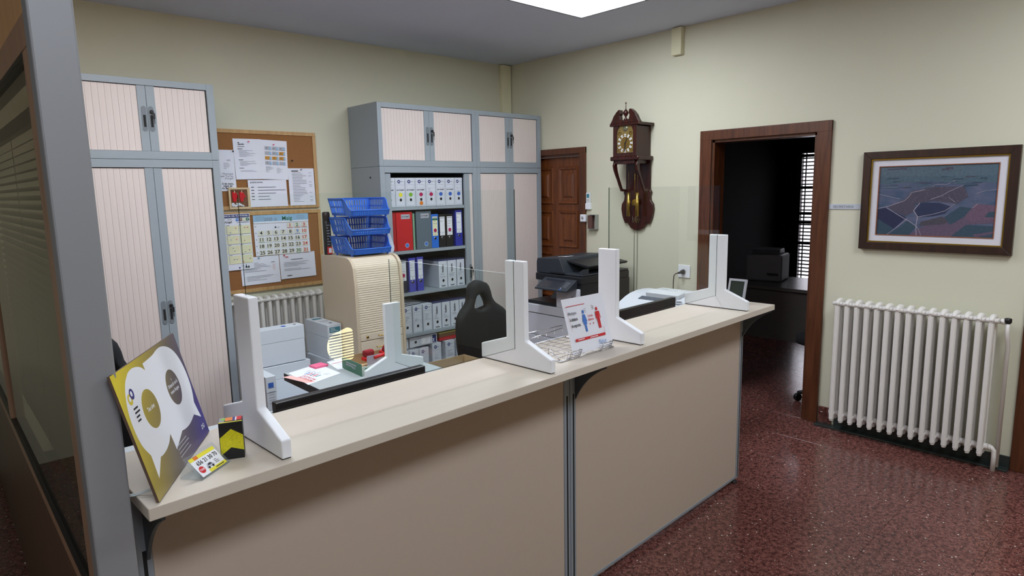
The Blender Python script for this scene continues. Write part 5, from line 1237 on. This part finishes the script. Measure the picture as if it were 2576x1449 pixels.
# ---------------------------------------------------------------- archive box pile by the radiator
def pbox(label, cx, cy, z0, sx, sy, sz, rz=0.0, seam='y', grp='archive boxes piled by the radiator'):
    t = thing('archive_box', label, 'archive box', (cx, cy, z0), rz, grp)
    bm = B(); box(bm, -sx/2, sx/2, -sy/2, sy/2, .0008, sz*.62, bev=.002); part('body', bm, boxw, t)
    bm = B(); box(bm, -sx/2-.0012, sx/2+.0012, -sy/2-.0012, sy/2+.0012, sz*.62+.0008, sz, bev=.002); part('lid', bm, boxw, t)
    return t
t = pbox('white archive box with printed top edge, on top of the left pile', -2.825, -.66, .530, .345, .11, .25)
d = Dec((-.17, -.05, .2505), (1, 0, 0), (0, 1, 0)); d.rect(.20, .02, .23, .06, 'blue'); d.ell(.30, .05, .01, .01, 'black'); [d.rect(.02+k*.02, .01, .022+k*.02, .07, 'lgrey') for k in range(8)]; d.build(t)
t = pbox('white archive box lying slightly askew in the middle of the left pile', -2.80, -.66, .275, .35, .12, .25, .03)
d = Dec((-.18, -.06, .2502), (1, 0, 0), (0, 1, 0)); d.lines(.02, .12, .09, .02, .02, 'grey', .004); d.build(t)
t = pbox('white archive box at the foot of the left pile', -2.80, -.68, .0, .36, .125, .27, -.01)
t = pbox('cream archive box with a blue end label, on top of the right pile', -2.437, -.565, .500, .105, .355, .25)
d = Dec((-.0525, -.1795, 0), (1, 0, 0), (0, 0, 1)); d.rect(.008, .175, .098, .235, 'white'); d.rect(.012, .192, .096, .232, 'teal'); d.rect(.012, .165, .09, .170, 'navy'); d.rect(.03, .15, .09, .155, 'grey'); d.lines(.02, .085, .225, .20, .01, 'white', .003, 0); d.build(t)
d = Dec((-.0525, -.1775, .2505), (1, 0, 0), (0, 1, 0)); d.rect(.02, .26, .09, .30, 'teal'); d.rect(.02, .16, .09, .165, 'navy'); d.ell(.06, .07, .013, .013, 'black'); d.rect(.015, .2, .09, .23, 'white'); d.build(t)
t = pbox('white archive box under the cream one in the right pile', -2.447, -.60, .25, .11, .36, .248, .06)
t = pbox('white archive box at the foot of the right pile', -2.445, -.60, .0, .12, .37, .248, .03)
t = pbox('white upright archive box with a blue label beside the left cabinet', -3.062, -.95, .30, .062, .30, .27, .0)
d = Dec((-.031, -.1525, 0), (1, 0, 0), (0, 0, 1)); d.rect(.012, .20, .045, .232, 'blue'); [d.rect(.012, .10+k*.018, .05, .103+k*.018, 'grey') for k in range(5)]; d.ell(.030, .04, .010, .012, 'black'); d.build(t)
t = pbox('white archive box under the upright labelled one beside the left cabinet', -3.055, -.95, .0, .085, .33, .298)
for k, (x_, lb) in enumerate(((-2.84, 'left'), (-2.725, 'middle'), (-2.61, 'right'))):
    t = pbox('white floor-standing archive box with finger hole on top, %s of three' % lb, x_, -.965+.01*k, .0, .105, .34, .30, .02)
    d = Dec((-.0525, -.17, .3003), (1, 0, 0), (0, 1, 0)); d.ell(.05, .06, .013, .013, 'black'); d.rect(.01, .11, .095, .113, 'grey'); d.build(t)
# ---------------------------------------------------------------- office chairs
def loft_back(bm, zrows, thick=.05):
    pass
def chair(label, loc, rz, dz=0.0, arms=True, br=.3):
    t = thing('office_chair', label, 'office chair', loc, rz, 'black office chairs')
    # backrest: shield outline with a looped head rest, curved towards the sitter (front is +y)
    SXW = .88
    half = [(.0, 1.13), (.05, 1.125), (.085, 1.095), (.10, 1.05), (.115, 1.0), (.14, .965), (.19, .935), (.225, .895), (.235, .84), (.235, .76), (.225, .68), (.205, .60), (.185, .54), (.0, .53)]
    hole = [(.0, 1.045), (.018, 1.038), (.038, 1.0), (.048, .965), (.048, .942), (.0, .940)]
    half = [(x*SXW if z < 1.0 else x*(.9 if z > 1.02 else .85), z) for x, z in half]
    def bend(x, z): return .9*x*x+.10*max(0, (z-.75))*0-.06*((z-.8)/.3)**2*.3
    nz_, nx_ = 30, 18
    def halfw(z, prof):
        best = 0
        for (x0, z0), (x1, z1) in zip(prof[:-1], prof[1:]):
            lo, hi = min(z0, z1), max(z0, z1)
            if lo <= z <= hi and hi > lo: best = max(best, x0+(x1-x0)*(z-z0)/(z1-z0))
        return best
    bm = B()
    zs = [.532+(1.128-.532)*i/nz_ for i in range(nz_+1)]
    def strip(side, inner_fn):
        front, back = [], []
        for z in zs:
            w_ = halfw(z, half); i_ = inner_fn(z)
            rf, rb = [], []
            for k in range(nx_//2+1):
                q = k/(nx_//2); x = i_+(w_-i_)*q; e_ = min(1, (w_-x)/.035, (x-i_+.0001)/.03 if i_ > 0 else 1); th_ = .018+.026*math.sqrt(max(0, min(1, e_)))
                y = bend(x, z)
                rf.append(bm.verts.new((side*x, y+th_, z))); rb.append(bm.verts.new((side*x, y-th_, z)))
            front.append(rf); back.append(rb)
        n_ = nx_//2
        for i in range(nz_):
            for k in range(n_):
                for G, rev in ((front, side > 0), (back, side < 0)):
                    q = (G[i][k], G[i][k+1], G[i+1][k+1], G[i+1][k])
                    f = bm.faces.new(q if not rev else tuple(reversed(q))); f.smooth = True
            f = bm.faces.new((front[i][n_], back[i][n_], back[i+1][n_], front[i+1][n_])); f.smooth = True
            if inner_fn(zs[i]) > 0 or inner_fn(zs[i+1]) > 0: f = bm.faces.new((front[i][0], front[i+1][0], back[i+1][0], back[i][0])); f.smooth = True
        for i in (0, nz_):
            for k in range(n_): bm.faces.new((front[i][k], front[i][k+1], back[i][k+1], back[i][k]))
    inn = lambda z: halfw(z, hole) if .940 < z < 1.045 else 0.0
    strip(1, inn); strip(-1, inn)
    bmesh.ops.remove_doubles(bm, verts=bm.verts, dist=.0004); bmesh.ops.recalc_face_normals(bm, faces=bm.faces)
    part('backrest', bm, fabric, t, (0, 0, dz))
    bm = B(); box(bm, -.24, .24, .06, .52, .42, .52, bev=.04, seg=3); part('seat', bm, fabric, t)
    for s in (-1, 1) if arms else ():
        bm = B(); tube(bm, [(s*.24, .15, .44), (s*.29, .15, .46), (s*.29, .15, .64)], .014, 8); box(bm, s*.29-.03, s*.29+.03, .08, .34, .64, .665, bev=.01); part('armrest', bm, black_m, t)
    bm = B(); tube(bm, [(0, .29, .09), (0, .29, .42)], .025, 12); tube(bm, [(0, .29, .40), (0, .05, .42), (0, -.04, .56)], .02, 8); part('gas_lift', bm, black_m, t)
    for k in range(5):
        an = k*2*PI/5; x, y = br*math.cos(an), .29+br*math.sin(an)
        bm = B(); tube(bm, [(0, .29, .10), (x, y, .065)], [.026, .016], 8); lg = part('base_leg', bm, black_m, t)
        bm = B(); tube(bm, [(x-.012, y, .03), (x+.012, y, .03)], .03, 14); tube(bm, [(x, y, .045), (x, y, .07)], .008, 6); part('caster', bm, black_m, lg)
    return t
chair('black office chair with a looped headrest before the open shelves', (-1.79, -1.60, 0), PI-.12, -.055, False)
chair('black office chair half hidden between the grey post and the tilted poster', (-4.03, -1.62, 0), PI-.05, -.06, False, .26)
# ================================================================ SIDE OFFICE FURNITURE
od = thing('office_desk', 'dark desk in the unlit side office', 'desk', (1.55, -2.25, 0)); odm = M('office_desk_dark', (92, 86, 84), .25, var=.05)
bm = B(); box(bm, -.38, .38, -.75, .75, .72, .75, bev=.002); part('desktop', bm, odm, od)
bm = B(); box(bm, -.34, -.32, -.70, .70, .25, .72); part('modesty_panel', bm, odm, od)
for y_ in (-.70, .68):
    bm = B(); box(bm, -.34, .34, y_, y_+.02, 0, .72); part('side_panel', bm, odm, od)
op = thing('desktop_printer', 'grey printer shape on the desk in the dark side office', 'printer', (1.62, -1.99, .7502), .2)
bm = B(); box(bm, -.16, .16, -.17, .17, 0, .26, bev=.02); part('body', bm, M('dim_grey', (120, 116, 120), .5), op)
bm = B(); prism(bm, [(-.12, .262), (.12, .262), (.10, .31), (-.06, .30)], 'y', -.13, .13, bev=.006); part('top_feed', bm, M('dim_grey2', (96, 92, 96), .4), op)
bm = B(); prism(bm, [(-.17, .06), (-.17, .065), (-.25, .10), (-.25, .095)], 'y', -.15, -.05); part('paper_tray', bm, M('dim_grey', (120, 116, 120), .5), op)
oc = chair('black office chair beside the desk in the dark side office', (.84, -3.22, 0), PI*.35)

# ---------------------------------------------------------------- lamp behind the viewer, seen mirrored in the acrylic screen
lp = thing('louvred_lamp', 'small louvred floor lamp behind the viewer, mirrored in the left acrylic screen', 'lamp', (-2.06, -6.0, 0))
bm = B(); lathe(bm, [(.09, 0), (.09, .012), (.012, .02), (.012, .42)], 18); part('stand', bm, black_m, lp)
bm = B(); pts = arc(-.03, .525, .085, 90, 270, 10)+arc(.065, .46, .03, 270, 360, 5)+arc(.065, .60, .03, 0, 90, 5)
pts = [(x, .525+(z-.525)*1.25) for x, z in pts]
prism(bm, pts, 'y', -.02, .02, bev=.004); part('lens', bm, emis('lamp_lens', (255, 246, 190), 24.0), lp)
bm = B(); lv = B(); lv.free()
box(bm, -.12, .10, .024, .03, -.004, .004); lm_ = mesh('louvre', bm, black_m)
for k in range(10): link('louvre', lm_, lp, (0, 0, .43+k*.0215))
